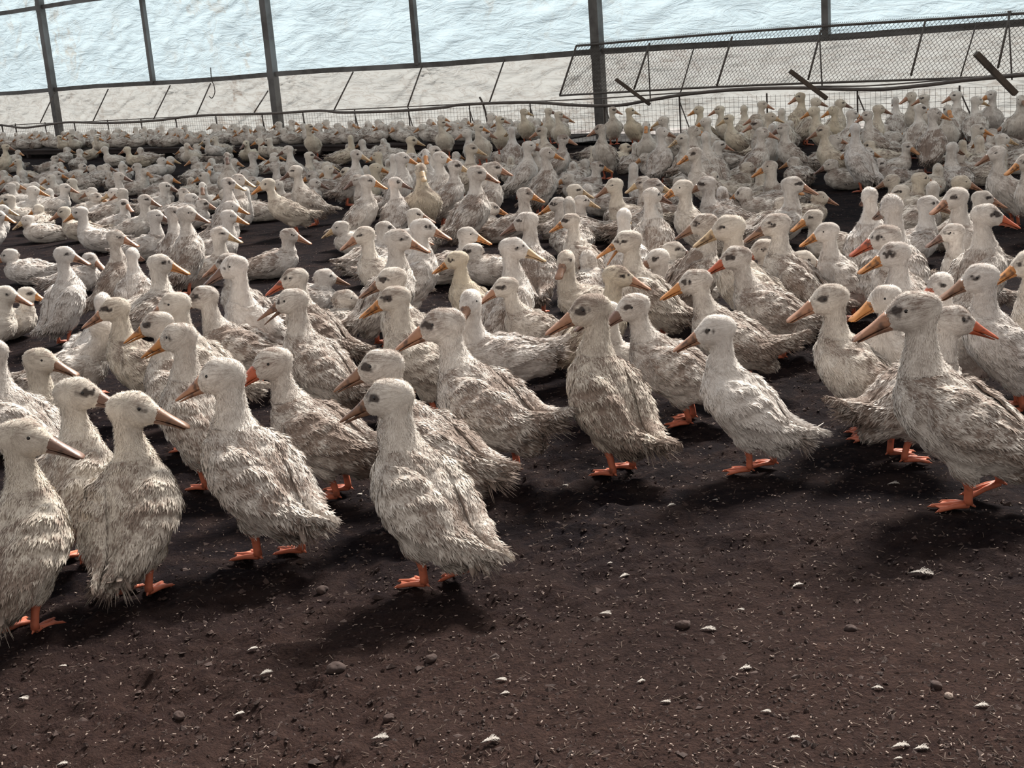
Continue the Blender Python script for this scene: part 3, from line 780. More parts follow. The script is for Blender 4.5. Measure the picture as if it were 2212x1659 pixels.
# ------------------------------------------------------------------ ground
def axis(a, b, dense0, dense1, d, grow=1.045):
    mid = list(np.arange(dense0, dense1, d)); x = dense1; s = d
    while x < b: mid.append(x); s *= grow; x += s
    mid.append(b); x = dense0; s = d; lo = []
    while x > a: s *= grow; x -= s; lo.append(max(x, a))
    return np.array(lo[::-1] + mid)
gx = axis(-34, 34, -2.1, 2.1, .0135, 1.07); gy = axis(1.0, 75, 1.8, 5.2, .0135, 1.022)
GX, GY = np.meshgrid(gx, gy, indexing='ij'); gp = np.stack([GX.ravel(), GY.ravel(), np.zeros(GX.size)], 1)
def ground_z(x, y):
    p = np.stack([np.ravel(x), np.ravel(y), np.zeros(np.size(x))], 1).astype(float)
    return .018 * vn(p * 1.3 + 4) + .010 * vn(p * 3.1 + 9)
near = np.clip((8 - gp[:, 1]) / 3, 0.0, 1)
clod = fbm(gp * 16, 4); ridg = 1 - np.abs(fbm(gp * 9 + 5, 3)); trample = np.clip(fbm(gp * [1.1, 1.6, 1] + 31, 2) * 1.2 + .55, .15, 1)
z = ground_z(gp[:, 0], gp[:, 1]) + near * trample * (.0125 * clod + .009 * ridg + .0045 * np.abs(vn(gp * 55)) + .006 * vn(gp * 30)) - .008 * near
z = np.where(gp[:, 1] > 12, z - .012, z)
gp[:, 2] = z
ix = np.arange(GX.size).reshape(GX.shape)
Q = np.stack([ix[:-1, :-1], ix[1:, :-1], ix[1:, 1:], ix[:-1, 1:]], -1).reshape(-1, 4)
def soil_mat():
    m, n, o = newmat('litter_soil'); L = n.links
    bs = nd(n, 'ShaderNodeBsdfPrincipled', Roughness=0.92); bs.inputs['Specular IOR Level'].default_value = 0.04
    tcn = n.nodes.new('ShaderNodeTexCoord')
    n1 = nd(n, 'ShaderNodeTexNoise', Scale=1.1, Detail=5.0, Roughness=0.6); L.new(tcn.outputs['Object'], n1.inputs['Vector'])
    n2 = nd(n, 'ShaderNodeTexNoise', Scale=26.0, Detail=7.0, Roughness=0.7, Distortion=0.7); L.new(tcn.outputs['Object'], n2.inputs['Vector'])
    n3 = nd(n, 'ShaderNodeTexNoise', Scale=120.0, Detail=4.0, Roughness=0.7); L.new(tcn.outputs['Object'], n3.inputs['Vector'])
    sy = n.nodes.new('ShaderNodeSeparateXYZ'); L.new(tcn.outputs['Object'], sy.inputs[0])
    flock_shade = mth(n, 'ADD', sy.outputs['Y'], mth(n, 'MULTIPLY', n1.outputs[0], 2.4))  # shade around the flock painted into the soil colour, noise breaks its edge
    mrr = n.nodes.new('ShaderNodeMapRange'); L.new(flock_shade, mrr.inputs['Value']); mrr.inputs['From Min'].default_value = 3.6; mrr.inputs['From Max'].default_value = 4.7
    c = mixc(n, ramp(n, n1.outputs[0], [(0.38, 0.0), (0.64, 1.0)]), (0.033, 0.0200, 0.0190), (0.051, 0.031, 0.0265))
    c = mixc(n, mrr.outputs[0], c, (0.0090, 0.0066, 0.0092))  # purple-black tone standing in for the shade among the ducks
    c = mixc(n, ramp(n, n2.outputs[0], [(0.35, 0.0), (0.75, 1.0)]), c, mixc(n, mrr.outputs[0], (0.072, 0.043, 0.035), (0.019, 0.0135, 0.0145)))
    c = mixc(n, ramp(n, n3.outputs[0], [(0.30, 0.8), (0.55, 0.0)]), c, (0.012, 0.008, 0.009))
    n5 = nd(n, 'ShaderNodeTexNoise', Scale=5.5, Detail=8.0, Roughness=0.75, Distortion=0.5); L.new(tcn.outputs['Object'], n5.inputs['Vector'])
    c = mixc(n, ramp(n, n5.outputs[0], [(0.46, 0.0), (0.62, 0.55)]), c, (0.050, 0.032, 0.028))
    v = nd(n, 'ShaderNodeTexVoronoi', Scale=36.0); L.new(tcn.outputs['Object'], v.inputs['Vector'])
    c = mixc(n, ramp(n, v.outputs['Distance'], [(0.0, 0.40), (0.07, 0.30), (0.10, 0.0)]), c, (0.20, 0.15, 0.13))
    # pale sunny rubble outside, behind the fence
    L.new(c, bs.inputs['Base Color'])
    bp = nd(n, 'ShaderNodeBump', Strength=1.0, Distance=0.025); L.new(mth(n, 'ADD', mth(n, 'ADD', n2.outputs[0], mth(n, 'MULTIPLY', n5.outputs[0], 1.2)), mth(n, 'MULTIPLY', n3.outputs[0], .4)), bp.inputs['Height']); L.new(bp.outputs[0], bs.inputs['Normal'])
    L.new(bs.outputs[0], o.inputs[0]); return m
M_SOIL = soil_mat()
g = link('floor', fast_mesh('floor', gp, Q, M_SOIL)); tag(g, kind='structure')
# bright gravel strip outside the fence
M_GRAVEL = noisy('pale_gravel', (0.42, 0.405, 0.40), (0.07, 0.05, 0.045), 6.0, 0.95, 1.0, 0.04, (0.40, 0.385, 0.38))
xs = np.linspace(-.7, 4.4, 500); os_ = np.linspace(FOUT + .06, 6, 60) 
XX, OO = np.meshgrid(xs, os_, indexing='ij')
q = PA[:2][None] + WD[None] * BAY * XX.ravel()[:, None] + WN[None] * OO.ravel()[:, None]
P3 = np.stack([q[:, 0], q[:, 1], np.zeros(len(q))], 1)
P3[:, 2] = .01 + .02 * fbm(P3 * 3, 4) + np.clip(OO.ravel() - .2, 0, 5) * .09
ix = np.arange(XX.size).reshape(XX.shape)
Q = np.stack([ix[:-1, :-1], ix[1:, :-1], ix[1:, 1:], ix[:-1, 1:]], -1).reshape(-1, 4)
g2 = link('gravel_bank', fast_mesh('gravel_bank', P3, Q, M_GRAVEL)); tag(g2, 'pale gravelly bank of ground seen through the wire fence', 'ground', kind='stuff')
# ------------------------------------------------------------------ the flock
BILL = dict(o=(.62, .28, .09), p=(.46, .25, .16), d=(.22, .13, .10), r=(.52, .12, .05), y=(.62, .46, .28), k=(.30, .17, .11))
# head x, head y, body heading, head heading (0 right, 90 away, 180 left, 270 towards us), pose, soil, warm, bill | label
FRONT = """
843 862 140 158 s .45 .25 k|clean white duck walking alone at the very front centre with one orange foot lifted|stride=.035,lift=.022,gz=1270,pitch=44
480 806 142 160 s .50 .15 p|white duck striding left of the centre front duck, dark patch round its eye|stride=.035,gz=1200
283 880 80 8 s .50 .45 k|cream duck seen from behind in the left foreground, looking right|gz=1278,tail=4
48 943 75 5 s .55 .5 d|lowest foreground duck, cut by the left edge, looking right with a dark bill|gz=1360,tail=4
165 856 70 8 s .50 .35 d|duck behind the cream left foreground duck, brown soiled back, looking right|
-22 775 165 190 s .45 .1 d|white rounded back of a duck whose head is cut off by left edge|
386 722 135 165 u .55 .2 o|tall duck with bright orange bill and dirty belly, third row left|gz=1045
343 712 140 170 s .6 .2 o|duck almost hidden behind the tall orange billed duck, only bill and brow showing|
588 772 160 205 w .85 .15 r|brown stained duck with curved neck and short orange bill turned to the camera|gz=1060
632 652 158 178 s .7 .15 k|long necked duck with open tan bill above the brown stained duck|gape=13
637 602 165 190 s .75 .2 r|duck with black eye patch and dirty orange bill looking down, behind the open billed duck|
505 572 235 200 s .35 .0 d|upright white breasted duck with dark bill facing us, left of centre|hz=.49
824 782 150 172 w .75 .15 k|greyish dirty duck directly behind the front centre duck, brown bill|
955 690 158 175 w .65 .1 p|duck with wet dark eye patch and tail fanned up, right of the front centre duck|tail=34,gz=1005
852 635 165 178 s .55 .35 o|duck with large orange bill and brown soiled crown, centre of the flock|
845 598 170 185 s .6 .25 k|duck with black eye patch peeping over the orange billed centre duck|
988 568 165 180 s .35 .8 o|yellow headed duck with an orange bill in the centre|
1016 645 180 250 w .40 .0 k|long bodied white duck standing sideways, head turned to preen|pitch=4,gz=858,hx=.155,hz=.40
1092 612 180 195 w .6 .25 p|duck with ruffled cream head behind the long bodied sideways duck|
1108 532 30 -8 u .5 .0 y|tall duck looking right with pale bill above the sideways white duck|
1276 664 128 178 u .75 .45 p|big duck seen from behind with mottled brown back and fanned tail, centre right foreground|tail=42,gz=1020
1308 668 250 190 s .4 .1 d|white breasted duck half hidden behind the big mottled duck|
1368 660 160 200 w .65 .1 d|duck resting its bill behind the big mottled duck's neck|
1332 590 20 -5 w .65 .8 p|yellowish duck facing right with its bill over the duck in front, centre right|
1548 722 158 172 s .25 .05 p|clean white duck with pink bill striding over the open soil at right|stride=.03,gz=1025
1503 603 155 172 w .7 .2 o|duck with black eye patch and bright orange bill, tail raised, right of centre|tail=40
1592 558 158 178 w .8 .15 r|dark stained duck with black brow and red bill behind the orange billed one|
1676 490 150 178 s .7 .15 k|brown headed duck with spotted bill right of the red billed duck|
1786 508 150 178 s .35 .05 o|clean white headed duck with orange bill in the right middle|
1792 650 170 180 s .6 .3 p|duck with curved neck and grey eye patch left of the big right foreground duck|
1912 640 235 195 s .4 .1 o|white duck with big orange bill lowered, facing us at right|
1975 678 155 172 s .75 .2 p|largest foreground duck at the right edge with raised red foot and muddy back|stride=.03,lift=.03,gz=1095,pitch=28,hx=.14
2056 702 15 0 w .7 .1 r|reddish billed duck facing right, its body behind the largest right foreground duck|tail=40,hx=.17,hz=.40
1932 545 165 180 s .55 .0 o|duck with dark crown and orange bill pointing left, upper right|
1912 515 160 180 s .65 .1 r|duck with soiled orange bill just behind the dark crowned one, upper right|
2030 612 200 215 s .4 .05 r|narrow headed duck facing us with red bill beside the right foreground duck|
2118 602 170 180 s .45 .0 k|tall duck with brown bill close to the right edge, eye dark|
2058 505 165 180 s .65 .1 d|duck with black brow and dusky pink bill in the upper right|
2130 470 30 -5 u .45 .1 r|tall duck looking right with its red bill near the right edge|
2222 568 170 185 s .5 .3 o|duck mostly beyond the right edge, only orange bill tip showing|
2066 437 180 195 s .4 .1 p|duck with open shadowed bill looking down left, third column from the right edge|
2006 438 15 -8 t .5 .0 k|sitting duck with smooth white curved neck looking right, upper right|
1878 428 80 90 u .45 .0 d|slim upright duck seen from behind, grey crown, beside the bare soil patch|
1926 452 80 100 u .4 .0 d|second upright duck seen from behind, right of the grey crowned one|
1575 492 165 178 s .45 .4 y|cream headed duck with pale greenish bill, middle right|
1522 487 20 180 s .8 .2 k|black crowned duck looking back over itself, middle right|
1356 524 160 180 s .55 .3 o|duck with its orange bill wide open, middle of the flock|gape=30
1408 425 75 30 u .5 .1 d|tall duck seen from behind looking slightly right, narrow grey head|
1232 475 160 180 s .6 .3 o|duck with dark brow and long orange bill, above the centre|
1137 480 95 175 s .7 .0 d|duck seen from behind with white rump, head bent left|
1222 565 200 250 t .5 .4 k|cream duck with neck curled down, dark bill tucked, centre|
860 518 30 -8 s .5 .1 p|duck with long brown bill looking right, left of the yellow headed one|
913 492 25 -8 s .4 .0 p|duck behind it looking right with pink bill and raised wing feathers|
786 502 190 200 s .5 .3 p|duck with curved cream nape looking down left by the sitting one|
140 556 60 -5 u .3 .0 p|tall clean duck standing on the left with pink bill looking right|gz=748
250 512 20 -8 u .8 .15 p|tall brown backed duck with long bill on the left, looking right|hz=.49
286 548 90 80 s .4 .0 d|duck walking away on the left, seen from behind with one red foot|gz=688
345 568 20 0 t .5 .2 o|sitting duck with orange bill looking right below the pair on the left|
247 662 175 190 s .7 .5 p|yellowish duck with dark cap bending its bill left, left side|
222 650 60 90 w .2 .0 d|white duck seen from behind, left, mostly hidden by the dark capped duck|
378 660 170 195 s .4 .3 p|cream headed duck with pink bill behind the orange billed duck on the left|
60 640 10 -8 q .3 .3 o|round headed duck tucked behind the tall clean duck, far left|
12 640 10 -5 q .3 .3 p|duck at the left edge beside the round headed one|
86 782 20 -5 t .55 .5 k|cream duck looking right low on the left, bill under its neighbour's back|
222 706 15 60 l .55 .1 d|grey flanked duck standing sideways on the left with tail to the left|
625 505 -5 -8 q .7 .0 p|grey duck sitting alone on bare soil left of centre, looking right|
375 462 60 -8 u .55 .0 d|tall grey duck seen from behind looking right, one of a close pair|
403 462 55 -5 u .6 .1 k|right one of a close pair of tall grey ducks seen from behind|
492 560 180 190 s .75 .1 p|dusky duck just behind the upright white breasted one|
440 640 175 178 w .7 .1 k|dusky duck standing behind and left of the white breasted one, red legs visible|pitch=18
745 645 40 20 r .6 .2 p|small headed duck peeping low between bodies, left of centre|
1735 560 10 -10 r .4 .3 k|low head of a resting duck between two standing ones, middle right|
1650 540 180 190 t .5 .3 r|small resting duck under the brown headed one, orange bill|
"""
MID = """
129 297 0 -5 p .4 .8;154 295 5 -5 p .4 .6;174 292 10 -8 p .4 .1;209 298 0 0 p .4 .6;12 315 0 -5 s .4 .8;206 309 0 -8 q .4 .7;226 322 180 190 q .3 .3
274 322 180 190 q .4 .8;119 340 -5 0 r .6 .2;38 344 180 180 t .3 .5;130 352 80 90 r .4 .2;117 360 20 0 r .4 .1;178 355 0 -8 r .4 .2;197 360 170 180 r .4 .2
230 360 45 0 r .4 .2;264 354 100 90 r .3 .0;295 357 180 185 q .5 .1;350 346 0 -8 r .3 .1;124 377 0 -5 r .4 .1;94 388 20 0 r .4 .1;35 386 90 90 r .3 .1
22 400 180 185 q .4 .1;56 402 170 190 r .4 .1;74 400 10 0 r .4 .1;154 389 190 200 q .4 .4;257 381 0 -8 t .5 .1;72 413 10 -5 q .3 .1;140 405 30 -5 q .3 .1
107 415 80 90 r .3 .1;197 411 180 190 q .4 .1;244 412 0 200 q .4 .0;263 414 20 190 q .5 .2;268 432 10 -40 q .5 .0;313 431 5 -8 t .5 .1;20 428 180 190 q .4 .3
82 446 100 170 r .4 .4;58 467 185 210 r .4 .1;138 456 180 220 q .5 .5;173 457 180 195 t .3 .0;336 466 5 -8 t .5 .0;356 400 0 -8 q .4 .1;5 448 0 -8 q .3 .0
-2 466 20 -5 q .3 .0;368 342 20 -8 r .3 .1;404 315 0 -40 p .4 .5;446 304 175 185 p .4 .1;464 300 180 190 p .4 .5;531 308 270 240 q .3 .8;560 303 180 185 q .4 .4
580 303 175 185 q .4 .4;668 275 0 -8 P .5 .7;490 334 280 285 u .8 .2;547 335 0 -8 t .6 .1;593 335 60 0 r .3 .2;622 322 170 185 s .5 .2;593 355 170 185 t .7 .1
638 368 180 190 s .5 .2;578 398 188 200 w .4 .5;668 333 0 -8 t .4 .4;706 358 0 -8 r .3 .4;674 375 180 185 r .6 .1;680 392 20 -5 r .5 .1;527 374 180 190 r .3 .1
544 385 10 -8 q .8 .1;515 386 30 -8 s .6 .1;493 393 20 -8 u .5 .0;529 412 -10 95 t .1 .0;440 376 180 190 q .5 .2;412 386 90 100 r .4 .4;363 382 20 0 r .5 .1
362 402 10 0 r .5 .1;396 412 10 -8 q .6 .1;437 400 280 265 q .3 .1;454 366 270 260 r .3 .1;430 356 60 90 r .4 .2;413 424 30 0 r .4 .0;437 436 0 -8 r .6 .0
498 443 10 -8 t .5 .0;494 468 10 -8 t .4 .0;475 505 10 -8 t .5 .1;757 298 30 90 t .4 .8;770 335 10 -8 s .5 .1;815 335 170 185 t .4 .8;889 303 0 -8 s .4 .8
954 266 0 -8 P .4 .6;1008 285 190 185 s .5 .2;1048 286 10 -8 s .4 .1;1034 276 0 -8 P .4 .5;747 366 180 190 q .3 .6;710 360 10 -8 q .3 .4;811 361 0 -8 t .4 .8
850 346 90 90 s .4 .1;869 346 10 -8 u .4 .0;889 338 20 -8 s .5 .2;919 338 260 280 s .4 .0;909 366 280 280 s .8 .8;939 330 10 -8 s .5 .2;951 342 60 -8 u .4 .1
983 358 15 -8 s .7 .0;1018 326 20 -8 s .5 .5;1030 374 30 -8 s .6 .1;1056 366 20 -8 s .5 .2;772 391 185 220 t .7 .1;794 391 10 -8 s .5 .1;854 393 70 -8 u .4 .0
896 461 100 -8 q .4 .2;1080 259 10 -8 P .4 .8;1132 242 0 -8 P .4 .8;1185 240 -10 -8 P .4 .6;1207 248 0 -8 P .4 .6;1324 238 10 -30 P .5 .5;1361 240 190 -8 P .5 1
1104 281 90 110 u .5 .0;1170 280 180 185 s .6 .5;1157 306 20 -8 r .4 .2;1142 316 30 -8 s .4 .1;1217 299 -20 -8 s .9 .1;1181 326 25 -8 u .6 .1;1297 278 235 190 u .9 .3
1286 321 10 -8 q .5 .5;1351 317 0 -8 r .4 .8;1238 356 80 90 r .4 .2;1290 355 0 -8 q .7 .1;1396 270 260 250 s .5 .3;1242 411 20 -8 q .5 .4;1257 435 10 -5 q .5 .1
1229 435 90 90 t .5 .2;1205 440 180 185 q .6 .1;1134 418 0 -8 t .8 .1;1067 363 20 -8 s .7 .1;1327 401 180 190 t .5 .5;1333 432 100 90 r .8 .0;1388 397 180 190 t .9 .1
1411 397 20 -8 t .7 .1;1348 467 90 70 s .3 .0;1368 362 150 90 t .4 .1;1103 345 90 90 r .5 .5;1509 235 175 185 s .4 .9;1554 234 180 190 s .4 .7;1607 234 90 90 s .4 .7
1647 224 10 -8 s .4 .5;1688 240 90 95 s .4 .4;1728 207 175 183 s .4 .9;1762 218 10 -8 s .4 .6;1433 260 180 190 s .6 .3;1524 257 175 183 s .4 .3;1574 254 185 183 s .4 .8
1632 252 180 185 s .6 .5;1664 249 10 -8 s .5 .7;1634 267 185 195 s .8 .3;1430 286 50 -8 u .4 .1;1474 302 180 190 s .5 .3;1499 286 30 -8 s .6 .3;1525 300 110 80 s .4 .2
1554 310 20 -8 q .5 .2;1647 284 10 -8 s .6 .2;1669 275 -50 60 s .7 .1;1691 273 180 185 s .6 .2;1758 237 180 187 s .4 .8;1500 336 180 200 s .6 .2;1637 342 0 -8 r .6 .2
1614 359 10 -8 r .6 .5;1662 362 200 185 t .6 .3;1713 399 20 -8 t .5 .1;1474 408 170 183 s .5 .3;1526 398 165 183 t .7 .0;1706 267 90 100 r .4 .2;1800 234 250 190 s .5 .9
1815 222 20 -8 s .4 .7;1840 245 40 0 s .4 .2;1873 248 165 190 s .6 .2;1898 234 0 -8 s .5 .7;1934 214 85 90 s .4 .1;1968 205 200 185 s .5 .5;1996 214 180 185 s .5 .4
1988 237 50 0 s .4 .2;2018 245 55 -8 u .8 .1;2047 238 265 280 s .6 .3;2064 207 90 185 s .4 .2;2109 217 65 -8 s .4 .2;2141 202 255 190 s .6 .1;2206 214 270 280 s .5 .3
1777 279 180 187 s .5 .7;1804 298 20 -5 q .6 .2;1847 281 120 90 u .3 .0;1877 313 180 190 r .4 .7;2079 309 180 100 q .5 .7;2115 305 90 90 q .5 .5;2057 320 80 30 t .5 .1
2111 278 10 -8 t .5 .3;2165 300 0 -8 q .5 .2;2152 330 185 190 s .5 .1;1988 383 10 -8 q .5 .7;2015 407 20 60 q .5 .2;2076 395 10 -8 q .4 .7;2122 429 20 -8 q .5 .2
1756 468 180 200 q .5 .3;1885 487 100 185 q .1 .0;2216 348 180 190 s .6 .2;2175 268 180 190 r .3 .0;735 487 200 180 r .4 .1;20 545 180 180 r .3 .0;195 560 10 -30 r .5 .0
1880 575 200 230 r .6 .3;1690 440 30 20 r .5 .3;1770 430 10 0 r .5 .6;1560 420 80 90 r .6 .0;830 490 30 20 q .5 .1;885 512 20 0 q .5 .0;700 590 10 30 r .4 .0
1010 512 10 -10 q .6 .1;1020 545 200 190 r .5 .1;945 410 90 60 r .5 .1;1060 450 20 0 r .5 .2;1270 560 100 90 r .5 .1;1455 540 10 -8 r .5 .3;1420 560 200 190 q .5 .1
"""
# which pose each back-row letter stands for ; p sits and P stands on the raised step
def wrap(a):
    a = (a + 180) % 360 - 180
    return max(-150, min(150, a))
DUCKS = []
def head_z(pose, sc, ov): return (ov.get('hz', POSE[pose]['hz'])) * sc
def locate_root(hx, hy, pose, B, sc, ov, base):
    p = on_z(hx, hy, base + head_z(pose, sc, ov)); b = math.radians(B); hf = ov.get('hx', POSE[pose]['hx']) * sc
    return p[0] - math.cos(b) * hf, p[1] - math.sin(b) * hf
for ln in FRONT.strip().split('\n'):
    a, lab, ovs = ln.split('|'); w = a.split(); ov = {}
    for kv in filter(None, ovs.split(',')):
        k, v = kv.split('='); ov[k] = float(v)
    gz = ov.pop('gz', None); hx, hy, B, Hd = map(float, w[:4]); pose = w[4]; sc = 1.0
    DUCKS.append(dict(hx=hx, hy=hy, B=B, H=Hd, pose=pose, soil=float(w[5]), warm=float(w[6]), bill=BILL[w[7]], label=lab, ov=ov, gz=gz, base=0.0, front=True))
for ln in MID.strip().split('\n'):
    for it in ln.split(';'):
        w = it.split(); pose = w[4]; base = 0.0
        if pose in 'pP': base = STEP; pose = 'q' if pose == 'p' else 's'
        DUCKS.append(dict(hx=float(w[0]), hy=float(w[1]), B=float(w[2]), H=float(w[3]), pose=pose, soil=float(w[5]), warm=float(w[6]), bill=BILL[rnd.choice('opkpoyd')], label=None, ov={}, gz=None, base=base, front=False))

# body clearance: three discs along each body
def discs(x, y, B, sc, pose):
    b = math.radians(B); k = .11 * sc * (.75 if pose in 'su' else 1.0)
    return np.array([[x + math.cos(b) * t * k, y + math.sin(b) * t * k] for t in (-1.15, 0, 1.0)]), .092 * sc
def state(d, sc): 
    x, y = locate_root(d['hx'], d['hy'], d['pose'], d['B'], sc, d['ov'], d['base']); return x, y
for d in DUCKS:
    d['sc'] = 1.0
    if d['gz'] is not None:
        # scale so that both head and feet land where they stand
        best = None
        for sc in np.linspace(.84, 1.2, 37):
            x, y = state(d, sc); py = project((x, y, 0))[1]
            if best is None or abs(py - d['gz']) < best[0]: best = (abs(py - d['gz']), sc)
        d['sc'] = best[1]; d['fix'] = True
    d['x'], d['y'] = state(d, d['sc'])
def cost(i, sc, dB=0):
    d = DUCKS[i]; x, y = locate_root(d['hx'], d['hy'], d['pose'], d['B'] + dB, sc, d['ov'], d['base']); D, r = discs(x, y, d['B'] + dB, sc, d['pose']); c = 0
    for j, e_ in enumerate(DUCKS):
        if j == i or abs(e_['x'] - x) > .7 or abs(e_['y'] - y) > .7: continue
        E, r2 = discs(e_['x'], e_['y'], e_['B'], e_['sc'], e_['pose'])
        g_ = np.linalg.norm(D[:, None] - E[None], axis=2); c += np.sum(np.maximum(0, r + r2 - g_) ** 2)
    # keep off the fence and the riser of the step
    o_ = ((np.array([x, y]) - PA[:2]) @ WN)
    lim = FOUT - .22
    if o_ > lim: c += (o_ - lim) ** 2 * 4
    if d['base'] > 0 and o_ < SW1 + .12: c += (SW1 + .12 - o_) ** 2 * 2
    if d['base'] == 0 and o_ > SW1 - .22 and x < wp(ST1)[0]: c += (o_ - (SW1 - .22)) ** 2 * 2
    return c * 100 + ((sc - 1) * 1.3) ** 2 + (dB / 90) ** 2
for it in range(5):
    for i, d in enumerate(DUCKS):
        if d.get('fix'): cand = [d['sc']]
        else: cand = np.linspace(.86, 1.13, 10)
        dBs = (0, -14, 14) if d['front'] else (0, -25, 25)
        best = min(((cost(i, s_, q_), s_, q_) for s_ in cand for q_ in (dBs if it > 0 else (0,))), key=lambda t: t[0])
        d['sc'] = best[1]; d['B'] += best[2]; d['x'], d['y'] = state(d, d['sc'])
# fill the far crowd with resting ducks where the soil is hidden
nfix = len(DUCKS)
rf = random.Random(11)
tries = 0
while len(DUCKS) < 500 and tries < 16000:
    tries += 1
    base = STEP if tries < 3500 else 0.0
    if base: t = rf.uniform(-.1, 2.0); o_ = rf.uniform(FOUT - 1.08, FOUT - .28); x, y = wp(t, 0, o_)[:2]
    else:
        px, py = rf.uniform(-20, 2230), rf.uniform(290, 470); px_, py_, _z = on_z(px, py, .1); x, y = px_, py_
        o_ = (np.array([x, y]) - PA[:2]) @ WN
        if o_ > (SW1 - .3 if x < wp(ST1)[0] else FOUT - .3): continue
    px, py = project((x, y, base + .1))
    if not -20 < px < 2230: continue
    if not base:
        if 1720 < px < 1960 and 390 < py < 480: continue
        if 600 < px < 760 and py > 440: continue
        if px > 300 and py > 345 + (0 if px < 800 else 40) and rf.random() < .6: continue
    B = rf.choice([0, 180, 0, 180, 20, 160, 90, 200, -20, 60]) + rf.uniform(-15, 15)
    sc = rf.uniform(.94, 1.04); D, r = discs(x, y, B, sc, 'q'); ok = True
    for e_ in DUCKS:
        if abs(e_['x'] - x) > .7 or abs(e_['y'] - y) > .7: continue
        E, r2 = discs(e_['x'], e_['y'], e_['B'], e_['sc'], e_['pose'])
        if (np.linalg.norm(D[:, None] - E[None], axis=2) < (r + r2) * (.80 if base else .80)).any(): ok = False; break
    if not ok: continue
    pose = rf.choice('rrrqrq') if not base else rf.choice('rrqrr')
    DUCKS.append(dict(hx=0, hy=0, B=B, H=B + rf.choice([0, 0, 30, -40, 60, -70]), pose=pose, soil=rf.uniform(.3, .65), warm=rf.uniform(0, .5), bill=BILL[rf.choice('opkpoyd')], label=None, ov={}, gz=None, base=base, front=False, sc=sc, x=x, y=y, fill=True))

DUCKS.sort(key=lambda d: (0 if not d.get('fill') else 1, math.hypot(d['x'], d['y'])))
REST = sorted(DUCKS, key=lambda d: math.hypot(d['x'], d['y']) if d.get('fill') else 0)[304:]
DUCKS = [d for d in DUCKS if not any(d is q for q in REST)]

# ------------------------------------------------------------------ labels for the crowd
ORD = ['first', 'second', 'third', 'fourth', 'fifth', 'sixth', 'seventh', 'eighth', 'ninth', 'tenth', 'eleventh', 'twelfth', 'thirteenth', 'fourteenth', 'fifteenth', 'sixteenth', 'seventeenth', 'eighteenth', 'nineteenth', 'twentieth']
cells = {}
def look(h):
    h = h % 360
    return 'looking right' if h < 45 or h > 315 else 'seen from behind' if h < 135 else 'looking left' if h < 225 else 'facing us'
for d in DUCKS:
    z_ = d['base'] + head_z(d['pose'], d['sc'], d['ov']); b = math.radians(d['B']); hf = d['ov'].get('hx', POSE[d['pose']]['hx']) * d['sc']
    d['hp'] = project((d['x'] + math.cos(b) * hf, d['y'] + math.sin(b) * hf, z_)); d['dist'] = math.hypot(d['x'], d['y'])
    if d['label']: continue
    hx, hy = d['hp']
    yy = hy + .0767 * (hx - 1106)
    if d['base'] > 0: row = 'on the back step'
    elif yy < 290: row = 'in the rearmost crowd'
    elif yy < 335: row = 'in the far crowd'
    elif yy < 400: row = 'in the middle crowd'
    else: row = 'in the nearer crowd'
    col = 'left of first post' if hx < 135 else 'between first two posts' if hx < 600 else 'right of second post' if hx < 915 else 'left of chain link' if hx < 1303 else 'below left chain link' if hx < 1780 else 'below right chain link'
    act = 'resting' if d['pose'] in 'qr' else 'sitting tall' if d['pose'] == 't' else 'standing'
    d['cell'] = (row, col, act, look(d['H'])); cells.setdefault(d['cell'], []).append(d)
for k, lst in cells.items():
    lst.sort(key=lambda d: d['hp'][0])
    row, col, act, lk = k
    for i, d in enumerate(lst):
        which = 'lone duck' if len(lst) == 1 else ('leftmost duck' if i == 0 else 'rightmost duck' if i == len(lst) - 1 else ORD[min(i, 19)] + ' duck from left')
        d['label'] = '%s %s %s, %s, %s' % (which, act, row, col, lk)
        if len(lst) == 1: d['label'] = d['label'].replace('lone', 'dusky' if d['soil'] > .68 else 'yellowish' if d['warm'] > .6 else 'white' if d['soil'] < .36 else 'soiled')
for d in DUCKS:
    assert len(d['label'].replace('-', ' ').split()) <= 16, d['label']

# ------------------------------------------------------------------ put them down
DUCKS.sort(key=lambda d: d['dist'])
for i, d in enumerate(DUCKS):
    lod = 0 if d['dist'] < 6.6 else (1 if d['dist'] < 11.5 else 2)
    rel = wrap(d['H'] - d['B'])
    if d['front']:
        seed = i; ov = dict(d['ov'])
    else:
        q_ = 15 if lod == 1 else 30
        rel = round(rel / q_) * q_; seed = i % (3 if lod == 1 else 2); ov = dict(d['ov'])
    G = duck_geo(d['pose'], rel, lod, seed, **ov)
    zz = d['base'] if d['base'] > 0 else max(float(ground_z(np.array([d['x']]), np.array([d['y']]))[0]), -.02) - (.004 if d['pose'] in 'qrt' else 0) - (.012 if d['dist'] > 12 else 0)
    d['obj'] = put_duck((d['x'], d['y'], zz), math.radians(d['B']), G, d['sc'], lod, d['soil'], d['warm'], (i * .6180339) % 1, d['bill'], d['label'], 'dirty white ducks of the flock', brow=(.62 if d['front'] and d['H'] < 200 and d['H'] > 120 and d['soil'] > .5 else rnd.choice([.30, .42, .5, .6])))
print('ducks', len(DUCKS), 'listed', nfix, 'meshes', len(_cache))

